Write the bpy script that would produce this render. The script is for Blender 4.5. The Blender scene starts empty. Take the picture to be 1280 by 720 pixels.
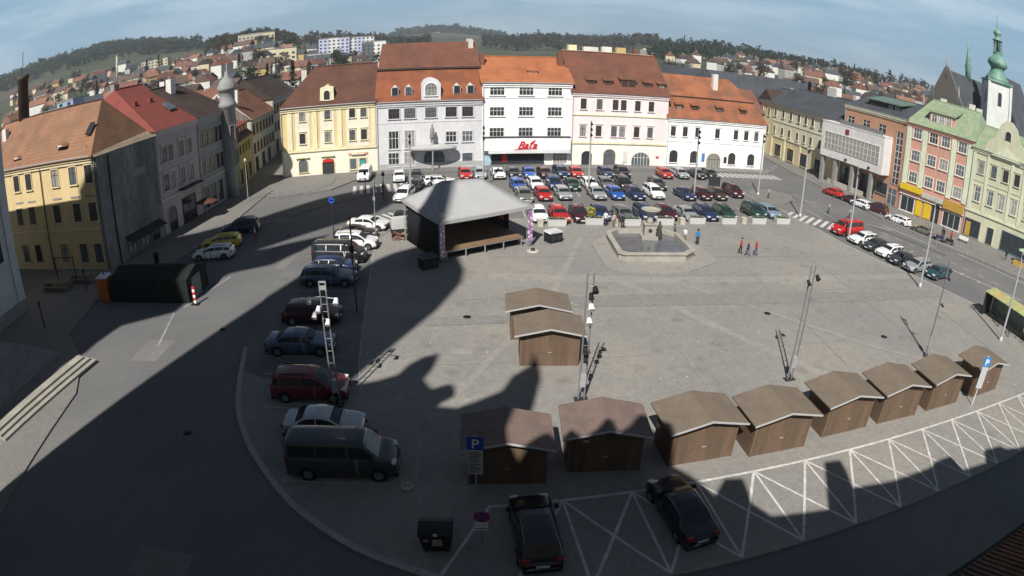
import bpy, bmesh, math, random
from mathutils import Vector, Matrix
random.seed(7)
S = bpy.context.scene
COL = S.collection
R_ = math.radians

# ---------------------------------------------------------------- camera (wide webcam lens with barrel distortion)
CAM_H = 19.0
cd = bpy.data.cameras.new('camera')
cam = bpy.data.objects.new('camera', cd)
COL.objects.link(cam)
S.camera = cam
PX = 36.0 / 1280.0
right = Vector((0.99982888, 0.00704335, 0.01710562))
upv = Vector((-0.01849894, 0.38067814, 0.92452255))
fwd = Vector((0.0, 0.92468078, -0.38074329))
upv = right.cross(fwd) * -1 if right.cross(fwd).z < 0 else right.cross(fwd)
M = Matrix(((right.x, upv.x, -fwd.x, 0), (right.y, upv.y, -fwd.y, 0), (right.z, upv.z, -fwd.z, CAM_H), (0, 0, 0, 1)))
cam.matrix_world = M
cd.type = 'PANO'
cd.panorama_type = 'FISHEYE_LENS_POLYNOMIAL'
cd.sensor_fit = 'HORIZONTAL'
cd.sensor_width = 36.0
cd.sensor_height = 20.25
cd.fisheye_fov = R_(170)
cd.fisheye_polynomial_k0 = 0.0
cd.fisheye_polynomial_k1 = -4.58542453e-02
cd.fisheye_polynomial_k2 = -1.50364130e-04
cd.fisheye_polynomial_k3 = 8.29971295e-06
cd.fisheye_polynomial_k4 = -5.96255849e-07
cd.clip_start = 0.05
cd.clip_end = 30000

# ---------------------------------------------------------------- sky, sun, exposure
SUN_AZ, SUN_EL = 196.0, 46.0
w = bpy.data.worlds.new('World'); S.world = w; w.use_nodes = True
nt = w.node_tree; nt.nodes.clear()
out = nt.nodes.new('ShaderNodeOutputWorld'); bg = nt.nodes.new('ShaderNodeBackground')
sky = nt.nodes.new('ShaderNodeTexSky'); sky.sky_type = 'NISHITA'; sky.sun_disc = False
sky.sun_elevation = R_(SUN_EL); sky.sun_rotation = R_(SUN_AZ)
sky.air_density = 1.0; sky.dust_density = 0.4; sky.ozone_density = 1.6; sky.altitude = 300
tc = nt.nodes.new('ShaderNodeTexCoord'); mp = nt.nodes.new('ShaderNodeMapping')
mp.inputs['Scale'].default_value = (1.0, 1.0, 6.5); mp.inputs['Rotation'].default_value = (0.05, 0.12, 0.3)
nz = nt.nodes.new('ShaderNodeTexNoise'); nz.inputs['Scale'].default_value = 2.6; nz.inputs['Detail'].default_value = 7; nz.inputs['Roughness'].default_value = .62
rp = nt.nodes.new('ShaderNodeValToRGB'); rp.color_ramp.elements[0].position = .44; rp.color_ramp.elements[1].position = .74
rp.color_ramp.elements[0].color = (0, 0, 0, 1); rp.color_ramp.elements[1].color = (1, 1, 1, 1)
mx = nt.nodes.new('ShaderNodeMix'); mx.data_type = 'RGBA'
mx.inputs['B'].default_value = (8.8, 14.4, 19.4, 1)
L = nt.links
L.new(tc.outputs['Generated'], mp.inputs[0]); L.new(mp.outputs[0], nz.inputs[0]); L.new(nz.outputs[0], rp.inputs[0])
sx = nt.nodes.new('ShaderNodeSeparateXYZ'); L.new(tc.outputs['Generated'], sx.inputs[0])
hr = nt.nodes.new('ShaderNodeMapRange'); hr.inputs[1].default_value = .18; hr.inputs[2].default_value = .40; hr.inputs[3].default_value = .85; hr.inputs[4].default_value = .0; L.new(sx.outputs[2], hr.inputs[0])
L.new(hr.outputs[0], mx.inputs['Factor'])
mx2 = nt.nodes.new('ShaderNodeMix'); mx2.data_type = 'RGBA'; mx2.inputs['B'].default_value = (21.0, 24.6, 27.0, 1); cl_ = nt.nodes.new('ShaderNodeMath'); cl_.operation = 'MULTIPLY'; cl_.inputs[1].default_value = .62
cf = nt.nodes.new('ShaderNodeMapRange'); cf.inputs[1].default_value = .2; cf.inputs[2].default_value = .5; cf.inputs[3].default_value = .6; cf.inputs[4].default_value = .05; L.new(sx.outputs[2], cf.inputs[0]); L.new(cf.outputs[0], cl_.inputs[1])
L.new(rp.outputs[0], cl_.inputs[0]); L.new(cl_.outputs[0], mx2.inputs['Factor']); L.new(mx.outputs['Result'], mx2.inputs['A']); L.new(sky.outputs[0], mx.inputs['A']); L.new(mx2.outputs['Result'], bg.inputs[0])
bg.inputs[1].default_value = 0.028
L.new(bg.outputs[0], out.inputs[0])
sd = bpy.data.lights.new('sun', 'SUN'); sd.energy = 5.0; sd.angle = R_(0.55); sd.color = (1.0, .955, .88)
so = bpy.data.objects.new('sun', sd); COL.objects.link(so)
sdir = Vector((math.sin(R_(SUN_AZ)) * math.cos(R_(SUN_EL)), math.cos(R_(SUN_AZ)) * math.cos(R_(SUN_EL)), math.sin(R_(SUN_EL))))
so.rotation_euler = sdir.to_track_quat('Z', 'Y').to_euler(); so.location = (0, 0, 80)
S.view_settings.view_transform = 'Standard'; S.view_settings.look = 'None'
S.view_settings.exposure = 0.38; S.view_settings.gamma = 1.0
try: S.view_settings.use_curve_mapping = False
except Exception: pass
S.cycles.max_bounces = 5; S.cycles.diffuse_bounces = 3; S.cycles.glossy_bounces = 2
S.cycles.volume_bounces = 0
S.cycles.use_denoising = True

HAZE_D = 0.00024
# ---------------------------------------------------------------- materials
def lin(h):
    if isinstance(h, (tuple, list)): return tuple(h)[:3]
    h = h.lstrip('#'); o = []
    for i in (0, 2, 4):
        c = int(h[i:i+2], 16) / 255
        o.append(c / 12.92 if c <= .04045 else ((c + .055) / 1.055) ** 2.4)
    return tuple(o)
MATS = {}
def mat(name, c, rough=.8, var=.15, scale=1.0, metal=0.0, c2=None, bump=0.0, coat=0.0, fine=None, stretch=None, emit=None, spec=.3):
    """one procedural material: base colour broken up by two noises, optional second colour in patches"""
    if name in MATS: return MATS[name]
    c = lin(c)
    m = bpy.data.materials.new(name); m.use_nodes = True; MATS[name] = m
    t = m.node_tree; b = t.nodes['Principled BSDF']; l = t.links
    b.inputs['Roughness'].default_value = rough; b.inputs['Metallic'].default_value = metal
    b.inputs['Specular IOR Level'].default_value = spec
    b.inputs['Coat Weight'].default_value = coat; b.inputs['Coat Roughness'].default_value = .06
    m.diffuse_color = (*c, 1)
    if emit: b.inputs['Emission Color'].default_value = (*lin(emit[0]), 1); b.inputs['Emission Strength'].default_value = emit[1]
    if var <= 0 and not c2:
        b.inputs['Base Color'].default_value = (*c, 1); return m
    g = t.nodes.new('ShaderNodeTexCoord'); vec = g.outputs['Object']
    if stretch:
        mpn = t.nodes.new('ShaderNodeMapping'); mpn.inputs['Scale'].default_value = stretch; l.new(vec, mpn.inputs[0]); vec = mpn.outputs[0]
    n1 = t.nodes.new('ShaderNodeTexNoise'); n1.inputs['Scale'].default_value = scale; n1.inputs['Detail'].default_value = 6; n1.inputs['Roughness'].default_value = .65
    l.new(vec, n1.inputs[0])
    mr = t.nodes.new('ShaderNodeMapRange'); mr.inputs[1].default_value = .3; mr.inputs[2].default_value = .7
    mr.inputs[3].default_value = 1 - var; mr.inputs[4].default_value = 1 + var; l.new(n1.outputs[0], mr.inputs[0])
    val = mr.outputs[0]
    n2 = t.nodes.new('ShaderNodeTexNoise'); n2.inputs['Scale'].default_value = fine or scale * 9; n2.inputs['Detail'].default_value = 4
    l.new(vec, n2.inputs[0])
    mr2 = t.nodes.new('ShaderNodeMapRange'); mr2.inputs[1].default_value = .3; mr2.inputs[2].default_value = .7
    mr2.inputs[3].default_value = 1 - var * .7; mr2.inputs[4].default_value = 1 + var * .7; l.new(n2.outputs[0], mr2.inputs[0])
    mm = t.nodes.new('ShaderNodeMath'); mm.operation = 'MULTIPLY'; l.new(val, mm.inputs[0]); l.new(mr2.outputs[0], mm.inputs[1])
    col = None
    if c2:
        n3 = t.nodes.new('ShaderNodeTexNoise'); n3.inputs['Scale'].default_value = scale * .6; n3.inputs['Detail'].default_value = 5; l.new(vec, n3.inputs[0])
        r3 = t.nodes.new('ShaderNodeMapRange'); r3.inputs[1].default_value = .42; r3.inputs[2].default_value = .6; l.new(n3.outputs[0], r3.inputs[0])
        mi = t.nodes.new('ShaderNodeMix'); mi.data_type = 'RGBA'; mi.inputs['A'].default_value = (*c, 1); mi.inputs['B'].default_value = (*lin(c2), 1)
        l.new(r3.outputs[0], mi.inputs['Factor']); col = mi.outputs['Result']
    vm = t.nodes.new('ShaderNodeVectorMath'); vm.operation = 'SCALE'
    if col: l.new(col, vm.inputs[0])
    else: vm.inputs[0].default_value = c
    l.new(mm.outputs[0], vm.inputs['Scale']); l.new(vm.outputs[0], b.inputs['Base Color'])
    if bump:
        bp = t.nodes.new('ShaderNodeBump'); bp.inputs['Strength'].default_value = bump; bp.inputs['Distance'].default_value = .03
        l.new(n2.outputs[0], bp.inputs['Height']); l.new(bp.outputs[0], b.inputs['Normal'])
    return m

def setts(name, c, c2, cell=.22, big=.12, grout=.7, angle=.17):
    """small stone setts in courses with stained patches"""
    m = bpy.data.materials.new(name); m.use_nodes = True; MATS[name] = m
    t = m.node_tree; b = t.nodes['Principled BSDF']; l = t.links; b.inputs['Roughness'].default_value = .78; b.inputs['Specular IOR Level'].default_value = .3
    g = t.nodes.new('ShaderNodeTexCoord'); mpn = t.nodes.new('ShaderNodeMapping'); mpn.inputs['Rotation'].default_value = (0, 0, angle)
    l.new(g.outputs['Object'], mpn.inputs[0])
    br = t.nodes.new('ShaderNodeTexBrick'); br.inputs['Scale'].default_value = 1.0; br.inputs['Brick Width'].default_value = cell * 1.15; br.inputs['Row Height'].default_value = cell
    br.inputs['Mortar Size'].default_value = .018; br.inputs['Bias'].default_value = 0
    br.inputs['Color1'].default_value = (.91, .91, .91, 1); br.inputs['Color2'].default_value = (1.08, 1.08, 1.08, 1); br.inputs['Mortar'].default_value = (grout, grout, grout, 1)
    l.new(mpn.outputs[0], br.inputs['Vector'])
    na = t.nodes.new('ShaderNodeTexNoise'); na.inputs['Scale'].default_value = .11; na.inputs['Detail'].default_value = 7; na.inputs['Roughness'].default_value = .6; l.new(g.outputs['Object'], na.inputs[0])
    ra = t.nodes.new('ShaderNodeMapRange'); ra.inputs[1].default_value = .4; ra.inputs[2].default_value = .62; l.new(na.outputs[0], ra.inputs[0])
    mi = t.nodes.new('ShaderNodeMix'); mi.data_type = 'RGBA'; mi.inputs['A'].default_value = (*lin(c), 1); mi.inputs['B'].default_value = (*lin(c2), 1); l.new(ra.outputs[0], mi.inputs['Factor'])
    nb = t.nodes.new('ShaderNodeTexNoise'); nb.inputs['Scale'].default_value = 1.6; nb.inputs['Detail'].default_value = 9; nb.inputs['Roughness'].default_value = .75; l.new(g.outputs['Object'], nb.inputs[0])
    rb = t.nodes.new('ShaderNodeMapRange'); rb.inputs[1].default_value = .3; rb.inputs[2].default_value = .7; rb.inputs[3].default_value = 1 - big * 1.3; rb.inputs[4].default_value = 1 + big * 1.3; l.new(nb.outputs[0], rb.inputs[0])
    m1 = t.nodes.new('ShaderNodeMix'); m1.data_type = 'RGBA'; m1.blend_type = 'MULTIPLY'; m1.inputs['Factor'].default_value = 1
    l.new(mi.outputs['Result'], m1.inputs['A']); l.new(br.outputs['Color'], m1.inputs['B'])
    vm = t.nodes.new('ShaderNodeVectorMath'); vm.operation = 'SCALE'; l.new(m1.outputs['Result'], vm.inputs[0]); l.new(rb.outputs[0], vm.inputs['Scale'])
    # dark oil spots and light chewing gum / salt specks
    vo = t.nodes.new('ShaderNodeTexVoronoi'); vo.inputs['Scale'].default_value = .35; l.new(g.outputs['Object'], vo.inputs['Vector'])
    rv = t.nodes.new('ShaderNodeMapRange'); rv.inputs[1].default_value = .05; rv.inputs[2].default_value = .22; rv.inputs[3].default_value = .8; rv.inputs[4].default_value = 1; l.new(vo.outputs['Distance'], rv.inputs[0])
    v2 = t.nodes.new('ShaderNodeVectorMath'); v2.operation = 'SCALE'; l.new(vm.outputs[0], v2.inputs[0]); l.new(rv.outputs[0], v2.inputs['Scale'])
    l.new(v2.outputs[0], b.inputs['Base Color'])
    bp = t.nodes.new('ShaderNodeBump'); bp.inputs['Strength'].default_value = .18; bp.inputs['Distance'].default_value = .015
    l.new(br.outputs['Color'], bp.inputs['Height']); l.new(bp.outputs[0], b.inputs['Normal'])
    return m

def tiles(name, c, c2, var=.16):
    """clay or slate roof: courses plus mottling and streaks down the slope"""
    m = mat(name, c, .85, var, .55, c2=c2, fine=9, bump=.2)
    t = m.node_tree; l = t.links; b = t.nodes['Principled BSDF']
    src = b.inputs['Base Color'].links[0].from_socket
    g = [n for n in t.nodes if n.type == 'TEX_COORD'][0]
    wv = t.nodes.new('ShaderNodeTexWave'); wv.wave_type = 'BANDS'; wv.bands_direction = 'Z'; wv.inputs['Scale'].default_value = .9; wv.inputs['Distortion'].default_value = .6; wv.inputs['Detail'].default_value = 2
    l.new(g.outputs['Object'], wv.inputs[0])
    mr = t.nodes.new('ShaderNodeMapRange'); mr.inputs[3].default_value = .9; mr.inputs[4].default_value = 1.07; l.new(wv.outputs['Fac'], mr.inputs[0])
    v = t.nodes.new('ShaderNodeVectorMath'); v.operation = 'SCALE'; l.new(src, v.inputs[0]); l.new(mr.outputs[0], v.inputs['Scale']); l.new(v.outputs[0], b.inputs['Base Color'])
    return m

def stucco(name, c, var=.10):
    """painted render with rain streaks"""
    return mat(name, c, .9, var, .35, stretch=(1, 1, .35), fine=2.2)

ASPH = mat('asphalt', (.13, .131, .134), .85, .1, .16, c2=(.15, .148, .145), fine=3.5, bump=.25)
GLASS = mat('window_glass', (.03, .037, .045), .12, .35, .4, spec=.6)
GLASS2 = mat('window_glass_pale', (.10, .12, .14), .15, .35, .4, spec=.6)
CURT = mat('window_glass_curtain', (.26,.26,.25), .25, .3, 1.2, stretch=(6,6,.4), spec=.6)
SASH = mat('sash_white', (.62, .6, .56), .6, .06)
SASHB = mat('sash_brown', (.10, .055, .035), .6, .1)
CARGLASS = mat('car_glass', (.022,.026,.03), .06, .4, 1.3, spec=.6)
TYRE = mat('tyre_rubber', (.012, .012, .013), .85, .1, 4)
RIM = mat('alloy_rim', (.32, .33, .34), .35, .05, 4, metal=.8)
BLACKP = mat('black_plastic', (.015, .015, .017), .6, .1, 3)
LAMPC = mat('headlamp_glass', (.62, .64, .66), .12, .05, 4, spec=.8)
LAMPR = mat('tail_lamp_red', (.3, .012, .01), .2, .05, 4, spec=.8)
PLATE = mat('number_plate', (.7, .7, .68), .5, .04, 4)
STEEL = mat('galvanised_steel', (.36, .38, .4), .5, .1, 1.5, metal=.35)
DARKM = mat('dark_metal', (.03, .032, .035), .55, .1, 1.5)
STONE = mat('pale_stone', (.42, .39, .34), .85, .14, .9, bump=.2)
STONEG = mat('grey_stone', (.25, .245, .235), .85, .16, .9, bump=.2)
WORN = mat('worn_road_paint', (.30,.30,.29), .8, .3, 1.2, fine=5)
WHITEP = mat('road_paint', (.52,.51,.49), .7, .22, 1.4, fine=6)
HUTW = mat('hut_boards', (.15,.10,.068), .75, .16, .8, c2=(.125,.086,.06),stretch=(5, 5, .4), fine=6)
HUTR = mat('hut_roof_felt', (.165,.132,.10), .9, .12, .9, fine=9, c2=(.15,.122,.094))
HUTR2 = mat('hut_roof_felt_red', (.175,.125,.108), .9, .16, .9, fine=9, c2=(.15,.115,.10))
METALTRIM = mat('white_trim', (.7, .7, .7), .5, .04)

# ---------------------------------------------------------------- mesh helpers
class MB:
    def __init__(s): s.v = []; s.f = []; s.m = []; s.sm = []
    def add(s, vs, fs, mi=0, sm=False):
        o = len(s.v); s.v += [tuple(p) for p in vs]
        for f in fs: s.f.append(tuple(o + i for i in f)); s.m.append(mi); s.sm.append(sm)
        return s
    def box(s, x0, x1, y0, y1, z0, z1, mi=0):
        return s.add([(x0,y0,z0),(x1,y0,z0),(x1,y1,z0),(x0,y1,z0),(x0,y0,z1),(x1,y0,z1),(x1,y1,z1),(x0,y1,z1)],
              [(0,3,2,1),(4,5,6,7),(0,1,5,4),(1,2,6,5),(2,3,7,6),(3,0,4,7)], mi)
    def prism_y(s, poly, y0, y1, mi=0):      # poly in (x,z), counterclockwise seen from -y
        n = len(poly)
        vs = [(x,y0,z) for x,z in poly] + [(x,y1,z) for x,z in poly]
        fs = [tuple(range(n)), tuple(range(2*n-1, n-1, -1))] + [(i, i+n, (i+1)%n+n, (i+1)%n) for i in range(n)]
        return s.add(vs, fs, mi)
    def prism_x(s, poly, x0, x1, mi=0):      # poly in (y,z)
        n = len(poly)
        vs = [(x0,y,z) for y,z in poly] + [(x1,y,z) for y,z in poly]
        fs = [tuple(range(n-1,-1,-1)), tuple(range(n, 2*n))] + [(i, (i+1)%n, (i+1)%n+n, i+n) for i in range(n)]
        return s.add(vs, fs, mi)
    def prism_z(s, poly, z0, z1, mi=0):
        n = len(poly)
        vs = [(x,y,z0) for x,y in poly] + [(x,y,z1) for x,y in poly]
        fs = [tuple(range(n-1,-1,-1)), tuple(range(n, 2*n))] + [(i, (i+1)%n, (i+1)%n+n, i+n) for i in range(n)]
        return s.add(vs, fs, mi)
    def tube(s, p0, p1, r0, r1=None, n=8, mi=0, caps=True, sm=True):
        r1 = r0 if r1 is None else r1
        p0, p1 = Vector(p0), Vector(p1); d = (p1-p0).normalized()
        a = d.orthogonal().normalized(); b = d.cross(a)
        vs = []
        for p, r in ((p0, r0), (p1, r1)):
            for i in range(n):
                t = 2*math.pi*i/n; vs.append(p + a*(math.cos(t)*r) + b*(math.sin(t)*r))
        s.add(vs, [(i, (i+1)%n, (i+1)%n+n, i+n) for i in range(n)], mi, sm)
        if caps:
            o = len(s.v)
            s.v += [tuple(v) for v in vs]
            s.f.append(tuple(o+i for i in range(n-1,-1,-1))); s.f.append(tuple(o+n+i for i in range(n))); s.m += [mi, mi]; s.sm += [False, False]
        return s
    def lathe(s, prof, n=16, c=(0,0), mi=0, sm=True, sq=None):   # prof (r,z)
        vs = []
        for r, z in prof:
            for i in range(n):
                t = 2*math.pi*(i+.5)/n; vs.append((c[0]+r*math.cos(t), c[1]+r*math.sin(t), z))
        fs = []
        for k in range(len(prof)-1):
            for i in range(n): fs.append((k*n+i, k*n+(i+1)%n, (k+1)*n+(i+1)%n, (k+1)*n+i))
        fs.append(tuple(range(n-1,-1,-1))); fs.append(tuple((len(prof)-1)*n+i for i in range(n)))
        return s.add(vs, fs, mi, sm)
    def build(s, name, mats, parent=None, loc=None, rz=0):
        me = bpy.data.meshes.new(name); me.from_pydata(s.v, [], s.f)
        if not isinstance(mats, (list, tuple)): mats = [mats]
        for m in mats: me.materials.append(m)
        me.polygons.foreach_set('material_index', s.m); me.polygons.foreach_set('use_smooth', s.sm); me.update()
        return link(name, me, parent, loc, rz)
def link(name, data, parent=None, loc=None, rz=0):
    o = bpy.data.objects.new(name, data); COL.objects.link(o)
    if parent: o.parent = parent
    if loc is not None: o.location = loc
    if rz: o.rotation_euler = (0, 0, rz)
    return o
def tag(o, label=None, cat=None, group=None, kind=None):
    if label: o['label'] = label
    if cat: o['category'] = cat
    if group: o['group'] = group
    if kind: o['kind'] = kind
    return o
def thing(name, label, cat, loc=(0,0,0), rz=0, group=None):
    o = bpy.data.objects.new(name, None); COL.objects.link(o); o.location = loc; o.rotation_euler = (0, 0, rz); o.empty_display_size = .3
    return tag(o, label, cat, group)
def copy_tree(o, parent=None):
    c = o.copy(); COL.objects.link(c); c.parent = parent
    for ch in list(o.children): copy_tree(ch, c)
    return c
ORD = 'first second third fourth fifth sixth seventh eighth ninth tenth eleventh twelfth thirteenth fourteenth fifteenth sixteenth seventeenth eighteenth nineteenth twentieth'.split()
def sheet(name, poly, z, m, kind='structure', thick=0.0):
    mb = MB()
    if thick: mb.prism_z(poly, z - thick, z)
    else: mb.add([(x, y, z) for x, y in poly], [tuple(range(len(poly)))])
    return tag(mb.build(name, m), kind=kind)
def strip(mb, pts, wd, z):
    for (a, b) in zip(pts[:-1], pts[1:]):
        d = (Vector(b) - Vector(a)).normalized(); n = Vector((-d.y, d.x)) * wd / 2
        a_, b_ = Vector(a) - d * 0, Vector(b)
        mb.add([(a_.x+n.x, a_.y+n.y, z), (a_.x-n.x, a_.y-n.y, z), (b_.x-n.x, b_.y-n.y, z), (b_.x+n.x, b_.y+n.y, z)], [(0,1,2,3)])
# ---------------------------------------------------------------- terrain
PROF = [(-80,3.0,1500),(-50.5,2.9,1500),(-45.6,3.5,1700),(-38.4,3.55,1700),(-33,3.0,1600),(-31,2.5,1300),(-28,2.1,760),(-25,2.25,680),(-23.4,2.3,680),(-21.8,2.0,700),(-20.1,1.5,800),(-16.8,1.2,1000),
        (-13,1.3,1400),(-10.1,1.65,2600),(-7.2,1.85,2600),(-3.9,1.5,2500),(-.4,1.1,2000),(2.8,1.0,1500),(8.2,1.4,2200),(12.2,1.5,1300),(15.9,1.15,900),(21,1.35,800),(25.7,1.1,720),
        (29.7,1.35,700),(32.2,1.0,700),(38.9,.95,760),(45,.9,800),(80,.8,900)]
def interp(az, k):
    if az <= PROF[0][0]: return PROF[0][k]
    for a, b in zip(PROF[:-1], PROF[1:]):
        if az <= b[0]: t = (az-a[0])/(b[0]-a[0]); return a[k]*(1-t)+b[k]*t
    return PROF[-1][k]
def ground_z(x, y):
    r = math.hypot(x, y); az = math.degrees(math.atan2(x, y))
    if r < 190 or y < -20: return -.02
    el, R = interp(az, 1), interp(az, 2)
    H = CAM_H + R*math.tan(math.radians(el))
    t = min(1.0, (r-190)/(R-190)); t = t*t*(3-2*t)*.45 + t*.55
    z = H*t
    if r > R: z = H - (r-R)*.01
    z += math.sin(x*.013+1)*math.cos(y*.011)*min(4, (r-190)*.01)
    return z
def ground_mesh():
    mb = MB(); rs = [0, 60, 120, 160, 190, 220, 255, 300, 350, 400, 460, 520, 580, 640, 700, 760, 830, 920, 1020, 1150, 1300, 1450, 1600, 1750, 1950, 2200, 2450, 2600, 2900]
    N = 180; vs = [(0, 0, -.02)]
    for r in rs[1:]:
        for i in range(N):
            a = 2*math.pi*i/N; x, y = r*math.sin(a), r*math.cos(a); vs.append((x, y, ground_z(x, y)))
    fs = [(0, 1+(i+1) % N, 1+i) for i in range(N)]
    for k in range(len(rs)-2):
        for i in range(N): fs.append((1+k*N+i, 1+k*N+(i+1) % N, 1+(k+1)*N+(i+1) % N, 1+(k+1)*N+i))
    mb.add(vs, fs, 0, True)
    return mb
GRD = mat('fields_and_scrub', (.042, .058, .03), .95, .4, .006, c2=(.065, .062, .042), fine=.06)
tag(ground_mesh().build('ground', GRD), kind='structure')

# ---------------------------------------------------------------- square: roads, setts, pavements, markings
PLAZA = setts('plaza_setts', (.272, .258, .232), (.228, .222, .214), .16, .10, grout=.82)
PARKS = setts('parking_setts', (.185, .18, .172), (.165, .163, .16), .18, .12, angle=.1)
WALK = setts('pavement_setts', (.22, .21, .195), (.19, .184, .175), .14, .12, angle=.3)
BAND = setts('pale_band_setts', (.295, .28, .25), (.26, .25, .235), .2, .1, grout=.85)
WPAV = setts('worn_band_setts', (.215, .21, .2), (.225, .218, .208), .18, .1, grout=.85)
KERB = mat('granite_kerb', (.33, .32, .30), .8, .14, 1.2, bump=.2)
sheet('road', [(-60,-8),(95,-8),(95,60),(88,62),(75,100),(70,160),(50,170),(-44,170),(-60,170),(-60,60)], .0, ASPH)
def smooth(pts, k=5):
    o = []
    for i in range(len(pts)-1):
        p0, p1, p2, p3 = [Vector(pts[max(0, min(len(pts)-1, i+j))]) for j in (-1, 0, 1, 2)]
        for t in range(k):
            t /= k; o.append(tuple(.5*((2*p1)+(-p0+p2)*t+(2*p0-5*p1+4*p2-p3)*t*t+(-p0+3*p1-3*p2+p3)*t**3)))
    o.append(tuple(pts[-1])); return o
# kerb arc and the plaza behind it
ARC = [(1.5,14.6),(-1.2,15.3),(-4.0,16.2),(-6.1,17.0),(-8.2,18.2),(-10.2,19.7),(-12.6,22.2),(-14.3,24.4),(-15.8,27.0),(-17.0,30.1),(-18.3,34.2),(-19.4,38.5),(-20.3,44),(-20.8,50),(-20.6,56),(-19.2,61)]
plaza = ARC + [(-14.5,64.5),(-8,66),(3,66.5),(12,68),(24,70),(37,73),(38.8,67),(39.6,62),(42,55.5),(44.5,51.2),(46.8,46.6),(49.5,41.5),(52.5,36),(56,30),(41,23.7),(33.8,22.8),(1.5,14.6)]
plaza = ARC + [(-14.5,64.5),(-8,66),(3,66.5),(12,68),(24,70),(37,73),(38.8,67),(39.6,62),(42,55.5),(44.5,51.2),(46.8,46.6),(49.5,41.5),(52.5,36),(56,31),(36.6,28.0),(33.6,27.0),(30,20.9),(15,18.0)]
plaza = ARC + [(-14.5,64.5),(-8,66),(3,66.5),(12,68),(24,70),(37,73),(38.8,67),(39.6,62),(42,55.5),(44.5,51.2),(46.8,46.6),(49.5,41.5),(52.5,36),(53.5,28.0),(48,22.2),(4,15.3)]
sheet('plaza', plaza, .10, PLAZA, thick=.12)
# car park on the north half of the square
park = [(-8,66.2),(3,66.7),(12,68.2),(24,70.2),(37,73.2),(38.6,78),(36,86),(35.5,93),(33.5,98),(18,95.5),(4,93),(-6,91.5),(-17.5,89.5),(-16.6,78),(-15,70)]
sheet('car_park', park, .035, PARKS)
PARKA = mat('parking_asphalt', (.135,.135,.136), .85, .18, .3, c2=(.16,.157,.152), fine=4, bump=.2)
lane = [(-17.6,31.2)] + smooth(ARC[10:], 3)[1:] + [(-14.0,60.5),(-13.4,54),(-11.2,42),(-9.6,33.5),(-9.0,30.2),(-13,29.6)]
sheet('parking_lane', lane, .1035, PARKA)
tag(MB().prism_z([(x-.02 if x < -16 else x, y) for x, y in smooth(ARC[10:], 3)] + [(-17.5,50),(-16.2,36)], .0, .1).build('parking_lane_edge', PARKA), kind='structure')
# pale bands laid in the plaza
mb = MB(); z = .105
for pts, wd in (([(-2,48.4),(12,48.2),(28,49.5),(43,51.5)], 1.5), ([(8.4,49),(16,38),(24,28.2)], .8), ([(7,60),(3,44),(-3,30)], .5), ([(14,48),(27,36),(40,27.6)], .45)):
    strip(mb, pts, wd, z); z += .004
tag(mb.build('paving_band', BAND), kind='structure')
mb = MB(); strip(mb, [(2,43.2),(30,45.2),(44,46.6)], 2.2, .121); strip(mb, [(-8,39),(3,40.5)], 1.4, .125)
tag(mb.build('worn_paving', WPAV), kind='structure')
mb = MB(); zj = .1255
for pts in ([(-6,33),(10,35),(30,37.2),(46,39)], [(-7,43),(10,45),(40,48)], [(-2,53),(6,54)], [(20,55),(40,57.5)], [(2,27),(-1,48)], [(12.5,27),(10,49)], [(24,29),(22.5,52)], [(33.5,30),(31.5,58)], [(42,32),(40,55)]):
    strip(mb, pts, .13, zj); zj += .0004
tag(mb.build('paving_joint', STONEG), kind='structure')
# kerb stones
mb = MB()
def kerb(mb, pts, wd, z0, z1):
    for a, b in zip(pts[:-1], pts[1:]):
        a, b = Vector(a), Vector(b); d = (b-a).normalized(); n = Vector((-d.y, d.x))*wd/2; e = d*.01
        mb.prism_z([(a-n+e)[:2], (b-n-e)[:2], (b+n-e)[:2], (a+n+e)[:2]], z0, z1)
arcs = smooth(ARC[:11], 6)
kerb(mb, [p for p in arcs], .34, 0, .125)
tag(mb.build('kerb', KERB), kind='structure')
mb = MB(); kerb(mb, [(37,73),(38.8,67),(39.6,62),(42,55.5),(44.5,51.2),(46.8,46.6),(49.5,41.5),(52.5,36),(53.5,28)], .22, 0, .12)
tag(mb.build('kerb', KERB), kind='structure')
# pavements (raised)
PVZ = [.13]
def pavement(poly, z=None):
    if z is None: PVZ[0] += .004; z = PVZ[0]
    sheet('pavement', poly, z, WALK, thick=z)
pavement([(-41.4,50),(-34.6,51),(-33.2,60),(-34.2,70),(-35,80),(-38.5,95),(-41,114),(-43,140),(-47.5,140),(-47.2,115),(-44.2,94),(-40.9,80)])
pavement([(-37,89.8),(-37.6,84.5),(-35.6,80.6),(-32.6,78.6),(-28.5,78.9),(-25.6,80.8),(-24.5,84),(-23,88.2),(-20.4,91),(-5,94.2),(9,96.9),(26,100),(46.5,103.6),(50,106.8),(46.6,106.9),(26.2,103.2),(9.2,100.2),(-5.2,97.3),(-21.6,93.9)])
pavement([(54.2,126),(53.6,112),(54.2,97),(55,84),(55.4,76),(58,68.6),(61.4,62.4),(68.3,51.6),(80,36),(92,36),(78.5,60),(70.9,71.9),(64.6,84.1),(60.2,99.6),(57.2,127),(57,140),(53,140)])
pavement([(35.6,86.5),(37.9,88.8),(40.8,89),(43.6,86.2),(42,82.6),(39.2,79.8),(36.6,80.2),(35.2,83)], .12)
pavement([(-52,20),(-50,49),(-41.4,50),(-36.6,48),(-38.2,41),(-36.3,34),(-31.8,30.5),(-29.0,26),(-26.5,12),(-27,5),(-52,5)], .12)
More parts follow.
